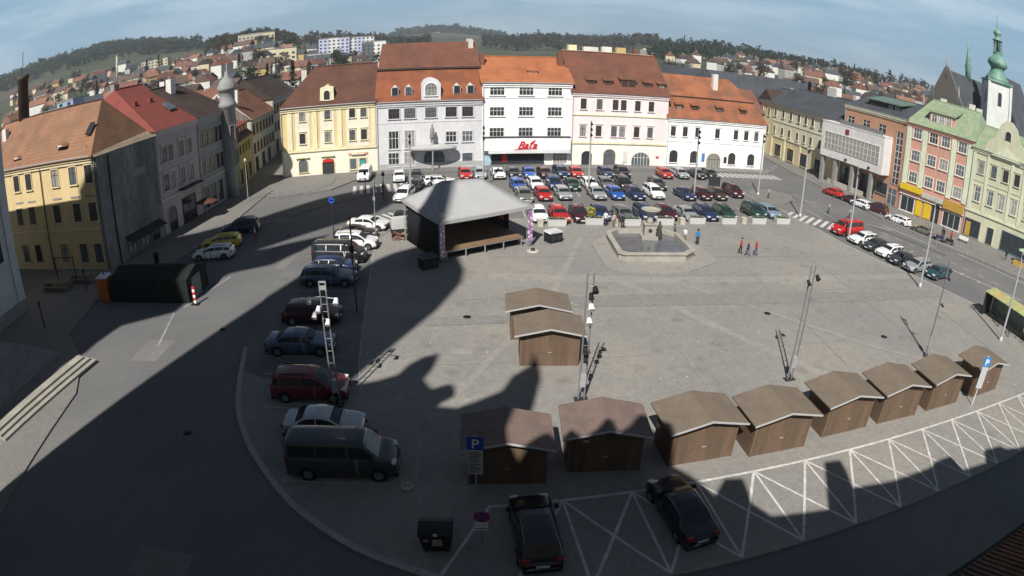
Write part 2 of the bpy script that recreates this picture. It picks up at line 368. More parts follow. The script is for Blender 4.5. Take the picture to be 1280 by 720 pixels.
# paved strip where the sun falls on the left
# road markings
T0 = Vector((-.82, 20.24)); A = Vector((3.293, .494)); B = Vector((-2.40, -5.85))
def gl(a, b, wd, mb, z=.004): strip(mb, [tuple(a), tuple(b)], wd, z)
mb = MB(); z = .109
P = [T0 + A*i for i in range(15)]
strip(mb, [tuple(P[0]-A*.02), tuple(P[14])], .16, z)
mb2 = MB()
asph_poly = [(-1.4,18.8)]
for i in range(14):
    z += .0009
    strip(mb, [tuple(P[i]), tuple(P[i]+B)], .15, z)
    if 1 <= i: strip(mb, [tuple(P[i]), tuple(P[i]+B+A)], .13, z+.0004)
    if 1 <= i: strip(mb, [tuple(P[i]), tuple(P[i]+B+A*2)], .13, z+.0007)
tag(mb.build('road_marking', WHITEP), kind='structure')
# bay lines of the left row of parked cars
mb = MB(); u = Vector((math.cos(.09), math.sin(.09))); zz = .109
for y, x in ((21.0,-10.9),(23.7,-12.3),(27.2,-14.2),(30.9,-15.6),(33.2,-16.4),(36.6,-16.9),(40.8,-17.4),(44.2,-17.9)):
    zz += .001; p = Vector((x, y)); strip(mb, [tuple(p), tuple(p+u*5.7)], .1, zz)
    strip(mb, [tuple(p), tuple(p+u*3.0+Vector((0, .75)))], .08, zz+.0005)
strip(mb, [(-4.3,21.9),(-4.55,24.9)], .1, .121); strip(mb, [(-8.6,29),(-9.6,33),(-11.2,42),(-13.2,54)], .1, .1215)
tag(mb.build('road_marking', WORN), kind='structure')
# bay lines in the car park
mb = MB()
for k in range(20):
    for (x0, y0, ln) in ((-1, 69.6, 4.6), (-1.0, 79.3, 4.4)):
        x = x0 + k*2.42; y = y0 + k*.36 - 3
        strip(mb, [(x-.45, y+ln), (x, y)], .1, .041)
tag(mb.build('road_marking', WHITEP), kind='structure')
def zebra(p, q, n, ln, z=.006):
    mb = MB(); p, q = Vector(p), Vector(q); d = (q-p); nn = Vector((-d.y, d.x)).normalized()*ln
    for i in range(n):
        a = p + d*(i/n); strip(mb, [tuple(a-nn/2), tuple(a+nn/2)], d.length/n*.5, z)
    return tag(mb.build('zebra_crossing', WHITEP), kind='structure')
zebra((-22.0,80.5),(-13.6,82.6),9,5.0,.045); zebra((-16.5,64.2),(-11.4,69.0),8,4.0); zebra((35,98.2),(48,100.4),13,3.4,.046); zebra((35.8,75.6),(45.5,66.8),12,4.2)
# lane lines of the right-hand street and of the left road
mb = MB()
for a, b in (((53.6,70.2),(46.8,74.2)),((53.2,72.5),(57.8,63.6)),((60.8,61.4),(68,49)),((52.3,56.5),(59.5,45.2))): strip(mb, [a, b], .16, .005)
for k in range(9):
    p = Vector((50.5,68.5)); q = Vector((60,49)); a = p.lerp(q, k/9); b = p.lerp(q, k/9+.055); strip(mb, [tuple(a), tuple(b)], .12, .0055)
for k in range(5): strip(mb, [(50.2+k*1.25,60.5-k*2.5),(51.2+k*1.25,61.0-k*2.5)], .12, .0058)
tag(mb.build('road_marking', WHITEP), kind='structure')
mb = MB()
for a, b in (((-27.2,40.6),(-25.8,47.6)),((-25.6,53.6),(-24.2,56.6)),((-25.9,33.8),(-27.6,39.4))): strip(mb, [a, b], .14, .0052)
tag(mb.build('road_marking', WORN), kind='structure')
ASP2 = mat('asphalt_patch_dark', (.085,.086,.09), .9, .14, .5, bump=.2); ASP3 = mat('asphalt_patch_pale', (.17,.167,.16), .85, .14, .5, bump=.2)
mb = MB(); zz = .0022
for pts, wd in (([(-30,62),(-24,72),(-17,80)], .6), ([(49,74),(57,60)], .8)): strip(mb, pts, wd, zz); zz += .0003
tag(mb.build('road_patch', ASP2), kind='structure')
mb = MB(); zz = .0034
for x, y, a, b in ((-26,33,2.4,3.6),(-21,52,2,5),(-28,66,3,2),(50,66,2.4,3),(-15,14,3,2.2),(18,12,4,1.8),(46,82,3,4)):
    mb.add([(x-a/2,y-b/2,zz),(x+a/2,y-b/2+.3,zz),(x+a/2,y+b/2,zz),(x-a/2,y+b/2-.2,zz)], [(0,1,2,3)]); zz += .0003
tag(mb.build('road_patch', ASP3), kind='structure')
# manhole covers and repaired patches
mb = MB()
for x, y in ((-3.2,40.2),(20.5,41.5),(-21.5,37),(-18,24),(30,37),(-24.3,60),(47.5,60)):
    mb.lathe([(.28,.1265 if x > -12 and y > 18.5 and x < 40 else .006),(.30,.1285 if x > -12 and y > 18.5 and x < 40 else .008)], 14, (x, y))
tag(mb.build('manhole_covers', DARKM), kind='structure')
mb = MB(); mb.box(-3.9,-2.5,34.6,35.4,.1,.108); mb.box(24.5,26.3,48.1,48.6,.1,.1275); tag(mb.build('paving_repair', BAND), kind='structure')
mb = MB(); rl = random.Random(5)
for k in range(130):
    x, y = rl.uniform(-10,42), rl.uniform(27,60); a = rl.uniform(0,3); q = rl.uniform(.03,.09); c_, s_ = math.cos(a)*q, math.sin(a)*q; mb.add([(x-c_,y-s_,.128),(x+s_,y-c_,.131),(x+c_,y+s_,.128),(x-s_,y+c_,.133)],[(0,1,2,3)])
tag(mb.build('litter', mat('litter_paper',(.5,.5,.48),.8,.2,3)), 'scattered scraps of pale litter and leaves on the paving', 'litter', kind='stuff')
# steps on the left
for nm, base, n, dx, lab, x0, z0 in (('stone_steps', (-29.9,30.2), 4, .62, 'short flight of sunlit stone steps beside the road', 0, .12),):
    pass
def steps(label, p, q, n, run, rise, m, extra=0):
    p, q = Vector(p), Vector(q); d = (q-p).normalized(); nn = Vector((-d.y, d.x))
    t = thing('stone_steps', label, 'steps', (p.x, p.y, .12))
    for k in range(n):
        mb = MB(); a = nn*run*k; b = nn*run*(n+extra); e = d*(k*.25)
        poly = [(a+e*0)[:2], (q-p+a-e)[:2], (q-p+b-e)[:2], b[:2]]
        mb.prism_z([tuple(v) for v in poly], rise*k+.001, rise*(k+1)); mb.build('step', m, t)
    return t
steps('short flight of pale stone steps lit by the sun beside the left road', (-31.3,19.2), (-30.0,30.4), 3, .5, .17, mat('step_stone',(.30,.285,.25),.85,.2,1.0), .6)
steps('broad dark stone staircase climbing to the white building at the left edge', (-35.6,17), (-34.6,30.8), 9, .5, .15, STONEG, 4)

# ---------------------------------------------------------------- buildings
R_BROWN = tiles('roof_brown_tiles', (.105,.048,.034), (.085,.04,.03))
R_RUST = tiles('roof_rust_tiles', (.23,.075,.035), (.17,.062,.035))
R_REDBR = tiles('roof_redbrown_tiles', (.15,.06,.04), (.12,.055,.04))
R_ORANGE = tiles('roof_orange_tiles', (.34,.125,.055), (.30,.105,.05))
R_OLD = tiles('roof_weathered_tiles', (.19,.082,.05), (.14,.068,.045), .22)
R_MIX = tiles('roof_lichen_tiles', (.27,.10,.05), (.19,.085,.05), .26)
R_L1 = tiles('roof_faded_orange', (.235,.125,.075), (.195,.11,.07), .16)
R_RED = tiles('roof_red_sheet', (.20,.052,.042), (.17,.05,.04), .08)
R_SLATE = tiles('roof_slate', (.062,.07,.082), (.05,.056,.066), .12)
R_DARK = tiles('roof_dark_tiles', (.05,.034,.03), (.065,.045,.038), .16)
R_COPPER = mat('copper_green_roof', (.20,.275,.18), .7, .16, .5, c2=(.27,.30,.19), stretch=(3,3,.5))
COPPER = mat('verdigris_copper', (.11,.235,.185), .6, .25, .6, c2=(.2,.32,.26))

def pane_mat(k): return GLASS if k % 3 else GLASS2
WCACHE = {}
def window(par, x, z, w_, h, style='cross', fm='white', y=0.0, sur=None, arch=False, name='window', sill=True, pane=None, hood=False):
    """one window: surround and sash bars, with its pane as a sub-part"""
    FM = {'white': SASH, 'brown': SASHB, 'dark': DARKM}[fm] if isinstance(fm, str) else fm
    sur = sur or FM
    key = (round(w_, 2), round(h, 2), style, FM.name, sur.name, arch, sill, hood, name)
    def outline(a, hh, n=9):
        if not arch: return [(-a, 0), (a, 0), (a, hh), (-a, hh)]
        hs = hh - a*.85
        return [(-a, 0), (a, 0), (a, hs)] + [(a*math.cos(math.pi*i/n), hs + a*.85*math.sin(math.pi*i/n)) for i in range(1, n)] + [(-a, hs)]
    if key not in WCACHE:
        mb = MB(); a = w_/2; s = .11
        inn = outline(a, h); outp = outline(a+s, h+s)
        outp = [(px, pz if pz > 0 else -.0) for px, pz in outp]
        n = len(inn)
        def ring(i1, o1, y0, y1, mi):
            k = len(i1)
            vs = [(px, y0, pz) for px, pz in i1] + [(px, y0, pz) for px, pz in o1] + [(px, y1, pz) for px, pz in i1] + [(px, y1, pz) for px, pz in o1]
            fs = []
            for i in range(k):
                j = (i+1) % k
                fs += [(i, j, j+k, i+k), (i+k, j+k, j+3*k, i+3*k), (j, i, i+2*k, j+2*k)]
            mb.add(vs, fs, mi)
        ring(inn, outp, -.10, .0, 1)
        in2 = outline(a-.07, h-.07); in2 = [(px, pz + (.07 if pz == 0 else 0)) for px, pz in in2]
        ring(in2, inn, -.055, -.01, 0)
        b = .035
        if style in ('cross', 'tee'):
            mb.box(-b, b, -.058, -.015, .07, h-.07 if not arch else h-.09)
            zt = h*.66 if style == 'cross' else h*.7
            mb.box(-a+.07, -b, -.057, -.015, zt-b, zt+b); mb.box(b, a-.07, -.057, -.015, zt-b, zt+b)
        elif style == 'grid':
            nv = max(2, round(w_/.55))
            for i in range(1, nv): xx = -a + w_*i/nv; mb.box(xx-b, xx+b, -.058, -.015, .07, h-.07)
            mb.box(-a+.07, a-.07, -.056, -.017, h*.6-b, h*.6+b)
        elif style == 'shop':
            nv = max(2, round(w_/1.4))
            for i in range(1, nv): xx = -a + w_*i/nv; mb.box(xx-b, xx+b, -.058, -.015, .07, h-.07)
        elif style == 'rows':
            nv = max(2, round(w_/1.0)); nh = max(2, round(h/1.1))
            for i in range(1, nv): xx = -a + w_*i/nv; mb.box(xx-.05, xx+.05, -.058, -.015, .07, h-.07)
            for i in range(1, nh): zz = h*i/nh; mb.box(-a+.07, a-.07, -.056, -.017, zz-.05, zz+.05)
        if sill: mb.box(-a-.17, a+.17, -.2, 0, -.13, -.002, 1)
        if hood: mb.box(-a-.2, a+.2, -.2, 0, h+.24, h+.36, 1); mb.box(-a-.13, a+.13, -.08, 0, h+.115, h+.239, 1)
        o = mb.build(name, [FM, sur]); me1 = o.data; bpy.data.objects.remove(o)
        mb = MB(); pol = outline(a-.072, h-.072)
        mb.add([(px, -.025, pz + (.072 if pz == 0 else 0)) for px, pz in pol], [tuple(range(len(pol)))])
        me2s = []
        for g in (GLASS, GLASS2, CURT):
            o = mb.build('pane', g); me2s.append(o.data); bpy.data.objects.remove(o)
        WCACHE[key] = (me1, me2s)
    me1, me2s = WCACHE[key]
    o = link(name, me1, par, (x, y, z - h/2))
    q = random.random(); k = pane if pane is not None else (1 if q < .25 else 2 if q < .42 else 0)
    link('pane', me2s[k], o)
    return o

def roof_mb(W, D, prof, ovx=.35):
    """prof: [(y, z, inset_left, inset_right)] from the front eaves up to the ridge; mirrored to the back"""
    mb = MB(); lv = []
    for y, z, il, ir in prof: lv.append([(-ovx+il, y, z), (W+ovx-ir, y, z), (W+ovx-ir, D-y, z), (-ovx+il, D-y, z)])
    vs = [p for l in lv for p in l]; fs = [(0, 3, 2, 1)]
    for k in range(len(lv)-1):
        for i in range(4): j = (i+1) % 4; fs.append((4*k+i, 4*k+j, 4*k+4+j, 4*k+4+i))
    k = 4*(len(lv)-1); fs.append((k, k+1, k+2, k+3))
    return mb.add(vs, fs)
class House:
    def __init__(s, name, label, P0, P1, D, H, wall, roof, prof, group=None, cat='building', base=0.0, plinth=None, cornice=None, ovx=.3, ground_mat=None, gh=4.0):
        P0, P1 = Vector(P0), Vector(P1); s.W = W = (P1-P0).length; d = (P1-P0)/W; s.D = D; s.H = H
        s.t = thing(name, label, cat, (P0.x, P0.y, base), math.atan2(d.y, d.x), group)
        mb = MB()
        if ground_mat:
            mb.box(0, W, 0, D, 0, gh, 1); mb.box(0, W, 0, D, gh+.002, H, 0); mb.build('wall', [wall, ground_mat], s.t)
        else: mb.box(0, W, 0, D, 0, H); mb.build('wall', wall, s.t)
        s.prof = prof
        s.roof = roof_mb(W, D, prof, ovx).build('roof', roof, s.t)
        if abs(prof[-1][0]*2-D) < .01: MB().tube((-ovx+prof[-1][2], D/2, prof[-1][1]+.03), (W+ovx-prof[-1][3], D/2, prof[-1][1]+.03), .13, n=6).build('ridge_tiles', roof, s.roof)
        mb = MB()
        if cornice: s.pipe(.18)
        if cornice: mb.box(.01, W-.01, -.32, -.001, H-.42, H-.02); mb.box(.01, W-.01, -.18, -.001, H-.75, H-.425); mb.build('cornice', cornice, s.t)
        if plinth: MB().box(.02, W-.02, -.07, -.001, 0, .75).build('plinth', plinth, s.t)
    def band(s, z, h, m, pr=.1, x0=0, x1=None, name='string_course', y=0):
        return MB().box(x0+.02, (s.W if x1 is None else x1)-.02, y-pr, y-.001, z, z+h).build(name, m, s.t)
    def win(s, xs, z, w_, h, **k):
        for x in xs: window(s.t, x, z, w_, h, **k)
    def chim(s, x, y, z0, z1, w_=.9, d=.7, m=None, cap=None):
        m = m or mat('chimney_plaster', (.55,.52,.47), .9, .15, 1)
        mb = MB().box(x-w_/2, x+w_/2, y-d/2, y+d/2, z0, z1); mb.build('chimney', m, s.roof)
    def add(s, name, mb, m, par=None): return mb.build(name, m, par or s.t)
    def pipe(s, x):
        MB().tube((x, -.12, .1), (x, -.12, s.H-.1), .055, n=6).build('downpipe', STEEL, s.t)
    def gutter(s):
        MB().tube((.1, -.42, s.H+.02), (s.W-.1, -.42, s.H+.02), .08, n=6).build('gutter', STEEL, s.t)
def dormer(h, x, yf, z0, w_, hh, m_wall, m_roof, slope_back=2.5, style='cross', fm='brown', gable=False, wn=1):
    """small roof window box: front at yf, with pitched or shed top"""
    mb = MB().box(x-w_/2, x+w_/2, yf, yf+slope_back, z0, z0+hh); d = mb.build('dormer', m_wall, h.t)
    mb = MB()
    if gable: mb.prism_y([(x-w_/2-.15, z0+hh-.02), (x+w_/2+.15, z0+hh-.02), (x, z0+hh+w_*.4)], yf-.2, yf+slope_back)
    else: mb.prism_x([(yf-.25, z0+hh+.002), (yf-.25, z0+hh+.12), (yf+slope_back+.8, z0+hh+.75), (yf+slope_back+.8, z0+hh+.4)], x-w_/2-.2, x+w_/2+.2)
    mb.build('dormer_roof', m_roof, d)
    for i in range(wn):
        wx = x - w_/2 + w_*(i+.5)/wn
        window(d, wx, z0+hh*.5, w_/wn*.72, hh*.66, style=style, fm=fm, y=yf, sill=False)
    return d
PL = STONEG
# ---- far row: five houses
yel = stucco('stucco_yellow', (.62,.51,.27)); crm = stucco('stucco_cream', (.76,.72,.60)); wht = stucco('stucco_white', (.74,.73,.72)); ylt = stucco('stucco_pale_trim', (.72,.66,.45))
gry = stucco('stucco_lilac_grey', (.58,.58,.60)); pnk = stucco('stucco_pinkish', (.74,.66,.66)); bta = stucco('stucco_bright_white', (.82,.82,.81))
h = House('baroque_house', 'cream and yellow baroque house with dark brown roof and one ornate dormer', (-36.7,90.3), (-21.6,93.6), 12, 11.2, yel, R_BROWN,
          [(-.5,11.1,0,0),(6,17.4,5.5,0)], cornice=ylt, ground_mat=crm, gh=4.0)
h.band(3.95, .35, ylt, .22)
for x, ww in ((1.5,.8),(5.6,.75),(9.6,.75),(15.0,.7)): h.add('pilaster', MB().box(x-ww/2, x+ww/2, -.16, -.001, 4.35, 10.3), ylt)
for x, ww in ((3.6,2.3),(7.6,2.3),(12.5,3.7)): h.add('wall_panel', MB().box(x-ww/2, x+ww/2, -.05, -.002, 4.35, 10.3), stucco('stucco_panel', (.72,.67,.55)))
h.win((3.6,7.7,11.65,13.45), 9.8, .95, 1.65, fm='brown', sur=ylt, y=-.05); h.win((3.55,7.65,11.6,13.45), 6.15, .95, 1.65, fm='brown', sur=ylt, hood=True, y=-.05)
h.win((3.45,), 1.75, 1.4, 2.1, fm='brown', sur=yel, arch=True, style='none')
h.win((7.55,), 1.35, 1.9, 2.6, fm='brown', sur=yel, arch=True, style='grid', name='entrance_door', sill=False)
h.win((11.6,13.15), 1.45, 1.15, 1.75, fm='white', sur=yel, style='none')
RED = mat('red_sign', (.55,.03,.03), .5, .04, 2)
h.add('shop_sign', MB().box(6.7,8.4,-.2,-.11,2.05,2.5), RED); h.add('shop_sign', MB().box(10.9,14.0,-.14,-.02,2.95,3.25), mat('red_white_sign', (.6,.25,.22), .6, .3, 6))
h.add('poster', MB().box(12.75,13.5,-.16,-.12,.8,2.0), mat('teal_poster', (.05,.30,.33), .5, .2, 2))
for x in (3.4, 7.5, 12.4): h.add('hood_mould', MB().box(x-1.1, x+1.1, -.35, -.001, 3.0, 3.18), ylt)
d = h.add('dormer', MB().prism_y([(5.9,11.1),(9.4,11.1),(8.8,11.9),(8.7,14.0),(8.2,14.1),(7.65,14.5),(7.1,14.1),(6.6,14.0),(6.5,11.9)], .4, 3.4), ylt)
window(d, 7.65, 12.8, .95, 1.5, fm='brown', sur=crm, y=.4, sill=True, arch=True)
h.chim(3.2,7.2,13.4,17.0); h.gutter()

h = House('town_office', 'lilac-grey house with tall rust-red mansard roof and arched centre gable', (-21.6,93.6), (-5.2,97.0), 16, 11.0, gry, R_RUST,
          [(-.45,10.9,0,0),(3.2,16.1,.5,.1)], cornice=gry)
up = MB(); W = h.W
o = roof_mb(W, 16, [(3.0,16.35,.4,0),(8,20.6,1.0,.2)], .1).build('upper_roof', R_REDBR, h.t)
h.add('roof_ledge', MB().box(.1,W-.0,2.85,13.1,16.1,16.34), R_DARK)
h.win((2.8,5.3,8.6,11.8,14.4), 9.15, 1.75, 1.6, fm='brown', style='grid', sur=gry); h.win((2.7,5.25), 4.9, 1.6, 2.9, style='grid', fm='white', sur=gry); h.win((11.8,14.4), 5.1, 1.7, 1.7, style='grid', fm='white', sur=gry)
h.win((2.65,5.2), 1.75, 1.7, 2.2, style='grid', fm='white', sur=gry); h.win((14.4,), 1.3, 1.6, 2.1, style='grid', fm='dark', sur=gry)
h.win((9.1,), 1.6, 3.1, 3.0, style='rows', fm='dark', sur=mat('teal_frame',(.08,.22,.25),.6,.1), arch=True, name='entrance_door', sill=False)
g = h.add('gable', MB().prism_y([(7.1,10.9),(10.15,10.9),(10.15,13.7),(9.7,14.35),(9.1,14.65),(8.6,14.75),(8.1,14.65),(7.5,14.35),(7.1,13.7)], -.25, 3.4), gry)
window(g, 8.6, 12.9, 1.8, 2.0, style='grid', fm='dark', sur=bta, y=-.25, arch=True)
for x in (3.0,5.15,12.75,14.9): 
    d = h.add('dormer', MB().prism_y([(x-.62,12.0),(x+.62,12.0),(x+.62,13.1),(x,13.75),(x-.62,13.1)], 0.3, 2.6), SASH); window(d, x, 12.7, .9, 1.15, fm='dark', sur=STEEL, y=.3, sill=False)
c = MB(); c.lathe([(0.2,0),(3.9,.55),(3.9,.95),(1.2,1.35),(.1,1.4)], 20)
cc = c.build('canopy', stucco('canopy_grey', (.40,.40,.40)), h.t, (8.7,-1.2,3.0)); cc.scale = (1, .38, .8)
c = MB(); c.box(-.25,.25,-.2,.2,0,.7); c.lathe([(.3,.7),(.42,1.1),(.3,1.7),(.36,2.1),(.28,2.5),(.12,2.6),(.17,2.75),(.17,2.95),(.05,3.05)], 10)
c.build('statue', STONEG, h.t, (8.7,-1.3,4.35))
h.add('column', MB().tube((8.7,-2.4,0),(8.7,-2.4,3.3),.12), STEEL)
h.band(0, 1.05, stucco('plinth_grey', (.36,.36,.37)), .12); h.band(7.6,.12,gry,.06); h.gutter()
h.chim(15.7,7.0,18,21.0,.8); h.chim(15.9,11,17,21.2)

h = House('department_store', 'bright white four-storey shop building with orange roof and red lettering', (-5.2,97.0), (9.2,99.9), 13, 13.8, bta, R_ORANGE, [(-.5,13.75,0,0),(6.5,18.0,0,0)], cornice=bta)
for z in (12.45,9.05,5.65): h.win((2.35,7.05,11.8), z, 2.35, 1.45, style='grid', fm='white', sur=bta, pane=0)
for z in (11.2,): h.band(z,.1,stucco('line_grey',(.5,.5,.5)),.05)
h.add('fascia', MB().box(.05,h.W-.25,-.9,-.001,2.75,4.85), bta); h.add('fascia_trim', MB().box(.02,h.W-.22,-1.0,-.0015,4.852,4.95), DARKM)
h.add('awning', MB().prism_x([(-1.3,2.3),(-.05,2.3),(-.05,2.74),(-.9,2.74)], .9, h.W-.3), stucco('awning_grey',(.42,.42,.42)))
h.win((5.8,), 1.35, 8.6, 1.7, style='shop', fm='dark', sur=DARKM, name='shop_window', pane=0)
h.win((12.9,), 1.25, 2.4, 1.9, style='grid', fm='white', sur=bta, name='shop_window')
h.add('poster', MB().box(3.2,4.1,-.08,-.03,.8,1.9), RED)
h.add('shop_screen', MB().box(.35,1.5,-.12,-.002,.2,2.1), mat('pale_blue_panel',(.35,.48,.55),.5,.2,2))
def text(s, par, loc, size, m, rz=0, ext=.03, shear=0, name='lettering', align='CENTER', rx=math.pi/2):
    cu = bpy.data.curves.new(name, 'FONT'); cu.body = s; cu.size = size; cu.extrude = ext; cu.shear = shear; cu.align_x = align; cu.offset = .012*size
    cu.materials.append(m)
    tmp = bpy.data.objects.new(name, cu); COL.objects.link(tmp)
    bpy.context.view_layer.update()
    me = bpy.data.meshes.new_from_object(tmp.evaluated_get(bpy.context.evaluated_depsgraph_get())); bpy.data.objects.remove(tmp); bpy.data.curves.remove(cu)
    me.name = name; o = bpy.data.objects.new(name, me); COL.objects.link(o)
    if par: o.parent = par
    o.location = loc; o.rotation_euler = (rx, 0, rz); return o
text('Baťa', h.t, (7.1,-.97,3.02), 1.75, RED, shear=.45, ext=.06)
h.add('lettering_underline', MB().prism_y([(5.1,2.88),(8.9,2.98),(8.9,3.04),(5.1,2.94)], -1.0,-.9), RED)
dormer(h, 8.5, 2.2, 14.6, 1.5, 1.0, SASH, R_ORANGE, fm='white'); h.chim(13.7,4.5,15,18.4,1.0,.8,R_OLD); h.chim(14.1,6.2,16,19.0,.8,.8,R_OLD); h.chim(.5,4.5,15,18.6,.7,.8,R_OLD)
h.gutter()

h = House('gabled_house', 'pale pink and white house with steep red-brown roof and five shed dormers', (9.2,99.9), (26.2,102.9), 14, 12.5, pnk, R_REDBR, [(-.5,12.4,0,0),(7,19.3,0,.3)], cornice=pnk, ground_mat=stucco('stucco_offwhite',(.74,.72,.68)), gh=3.8)
h.win((1.95,4.7,7.5,8.95,11.5,14.0), 10.5, 1.0, 1.75, fm='brown', sur=pnk); h.win((1.95,4.7,7.4,8.85,11.5,14.0), 5.95, 1.0, 1.8, fm='brown', sur=pnk, hood=True)
h.band(8.55,.22,ylt,.14); h.band(3.75,.3,ylt,.18)
h.win((2.8,), 1.3, 1.8, 2.4, arch=True, style='cross', fm='dark', sur=crm); h.win((6.8,), 1.45, 2.1, 2.8, arch=True, style='grid', fm='brown', sur=ylt, name='entrance_door', sill=False)
h.win((12.55,), 1.25, 3.5, 2.4, arch=True, style='grid', fm='white', sur=crm, name='shop_window', pane=1)
h.add('poster', MB().box(15.4,15.95,-.1,-.01,1.5,1.8), RED)
for x in (9.4,9.8): h.add('banner', MB().box(x-.12,x+.12,-.2,-.1,.7,2.6), SASH)
for x in (3.5,6.5,13.7,16.3): dormer(h, x, 1.1, 13.5, 1.4, 1.0, R_OLD, R_OLD, 1.6, fm='brown')
dormer(h, 10.0, .9, 13.5, 2.6, 1.35, R_OLD, R_OLD, 1.8, wn=2)
chw = stucco('chimney_white',(.62,.6,.57))
for x, ww, m in ((2.2,1.5,ylt),(5.6,2.7,chw),(8.6,1.8,chw),(11.3,1.8,stucco('chimney_ochre',(.5,.36,.17))),(14.2,.8,R_OLD),(15.6,1.2,STONEG)): h.chim(x, 9.2, 16, 20.5 if ww < 2 else 20.3, ww, 1.0, m)
h.add('ridge_wall', MB().box(0,h.W,7.7,8.0,18,19.5), ylt)

h = House('low_white_house', 'low white corner house with patchy orange mansard roof and arched ground-floor openings', (26.2,102.9), (46.7,106.6), 12, 8.9, bta, R_MIX, [(-.5,8.8,0,0),(2.4,12.5,.3,2.0)], cornice=bta)
roof_mb(h.W, 12, [(2.3,12.65,.4,1.8),(6,16.4,1.0,5.8)], .15).build('upper_roof', R_MIX, h.t); h.add('roof_ledge', MB().box(.1,h.W-1.8,2.2,9.8,12.48,12.66), R_DARK)
h.win((1.15,3.5,6.0,10.1,14.1,16.4,18.7), 6.45, .95, 1.7, fm='brown', sur=bta, hood=True)
h.win((1.5,5.6,13.6,17.9), 1.95, 1.6, 2.2, arch=True, fm='brown', sur=bta, style='grid'); h.win((9.7,), 1.35, 2.9, 2.8, arch=True, fm='brown', sur=ylt, style='grid', name='entrance_door', sill=False)
h.add('poster', MB().box(7.2,7.8,-.12,-.01,1.2,2.7), mat('blue_poster',(.08,.2,.42),.5,.2,2)); h.add('notice_board', MB().box(11.9,12.5,-.12,-.01,1.1,2.2), DARKM)
h.band(4.6,.12,bta,.08)
for x in (2.4,5.6,10.7,15.9): dormer(h, x, .75, 10.0, 1.35, 1.15, R_OLD, R_MIX, 1.5, fm='brown')
h.chim(11.2,4.2,14,17.2,1.0,.8,chw)
# ---- right-hand side
ycr = stucco('stucco_straw', (.58,.52,.34)); ycr2 = stucco('stucco_straw_light', (.64,.61,.48))
h = House('straw_corner_house', 'narrow straw-yellow house with slate roof turning the corner beyond the white house', (56.3,138), (57.2,127), 13, 12.2, ycr, R_SLATE, [(-.5,12.1,0,0),(6.5,15.6,3,0)], cornice=ycr2)
h.win((2,5.5,9), 9.9, .95, 1.7, fm='brown', sur=ycr2); h.win((2,5.5,9), 5.9, .95, 1.7, fm='brown', sur=ycr2); h.win((2.5,7.5), 1.6, 1.8, 2.3, fm='dark', style='shop', sur=ycr, name='shop_window')
h = House('long_straw_house', 'long straw-yellow and cream house with slate roof and shops below', (57.2,127), (60.2,99.5), 14, 12.1, ycr2, R_SLATE, [(-.5,12.0,0,0),(7,16.2,0,0)], cornice=ycr2, ground_mat=ycr, gh=4.6)
h.win((1.2,4.7,8.0,11.3,14.1,16.8,20,23.5), 10.2, .95, 1.6, fm='brown', sur=ycr2); h.win((1.2,4.7,7.8,11.2,14,16.6,20,23.5), 6.3, .95, 1.6, fm='brown', sur=ycr2)
h.win((3.4,9.0,14.5,20.3), 1.9, 2.7, 2.6, fm='dark', style='shop', sur=ycr, name='shop_window', pane=0); h.band(4.7,.25,ycr2,.15); h.band(8.2,.12,ycr2,.1)
h.chim(13.5,7.5,14,18.0,3.6,1.4,chw); h.chim(21,8,14,17.4,1.0,1.0,chw)
for x in (.3,6.2,12.8,18.6,25.6): h.add('pilaster', MB().box(x-.3,x+.3,-.14,-.001,0,4.6), ylt)
org = stucco('stucco_terracotta', (.42,.235,.155)); cgr = stucco('concrete_pale', (.62,.61,.60))
h = House('bank_building', 'terracotta office block with projecting pale concrete upper hall and strip window', (60.3,99.5), (64.6,84.0), 14, 15.6, org, R_SLATE, [(-.4,15.5,0,0),(7,18.6,2,2)], cornice=ycr2)
W = h.W
bx = MB().box(-3.6,12.9,-2.4,-.002,5.1,11.6); bx.box(-3.65,12.95,-2.45,.0,11.602,11.8); b = h.add('projecting_hall', bx, cgr)
window(b, 4.6, 8.2, 14.6, 3.1, style='rows', fm='white', sur=cgr, y=-2.4, name='strip_window', sill=False)
h.add('logo', MB().box(2.9,3.8,-2.52,-2.4,10.2,11.1), mat('dark_red_logo',(.2,.02,.03),.5,0), b)
for x in (3.7, 9.8): h.add('lamp', MB().box(x-.2,x+.2,-2.75,-2.4,5.4,5.8), DARKM, b)
h.win((1.9,6.0,10.1), 12.75, 1.9, 1.7, style='cross', fm='white', sur=org)
window(h.t, 14.6, 8.6, 1.6, 9.2, style='rows', fm='white', sur=org, name='stair_window', sill=False)
h.win((2.5,7.8), 2.3, 3.9, 3.3, style='shop', fm='dark', sur=STONEG, name='shop_window', pane=0); h.win((14.3,), 1.7, 2.2, 2.9, style='cross', fm='white', sur=org, name='entrance_door', sill=False)
h.win((11.6,), 2.6, 2.6, 2.0, style='rows', fm='dark', sur=STONEG)
for x in (-3.1,0.6,5.2,10.2): h.add('column', MB().box(x-.35,x+.35,-2.2,-1.5,0,5.098), STONEG)
h.add('ramp_wall', MB().box(-1.2,8.6,-2.0,-1.8,0,1.0), STONE)
dm = MB().box(4.5,12.5,2.0,6,16.1,17.6); d = h.add('dormer', dm, DARKM); MB().prism_x([(1.5,17.5),(1.5,17.7),(7.5,18.7),(7.5,18.4)],4.1,12.9).build('dormer_roof', mat('oxidised_sheet',(.12,.17,.15),.6,.15), d)
for i in range(5): window(d, 5.3+i*1.6, 16.9, 1.3, .9, fm='dark', y=2.0, sill=False)
MB().box(1.0,12.2,-2.2,-2.15,11.8,12.6).build('railing', mat('rail_grey',(.2,.2,.2),.6,0), h.t)

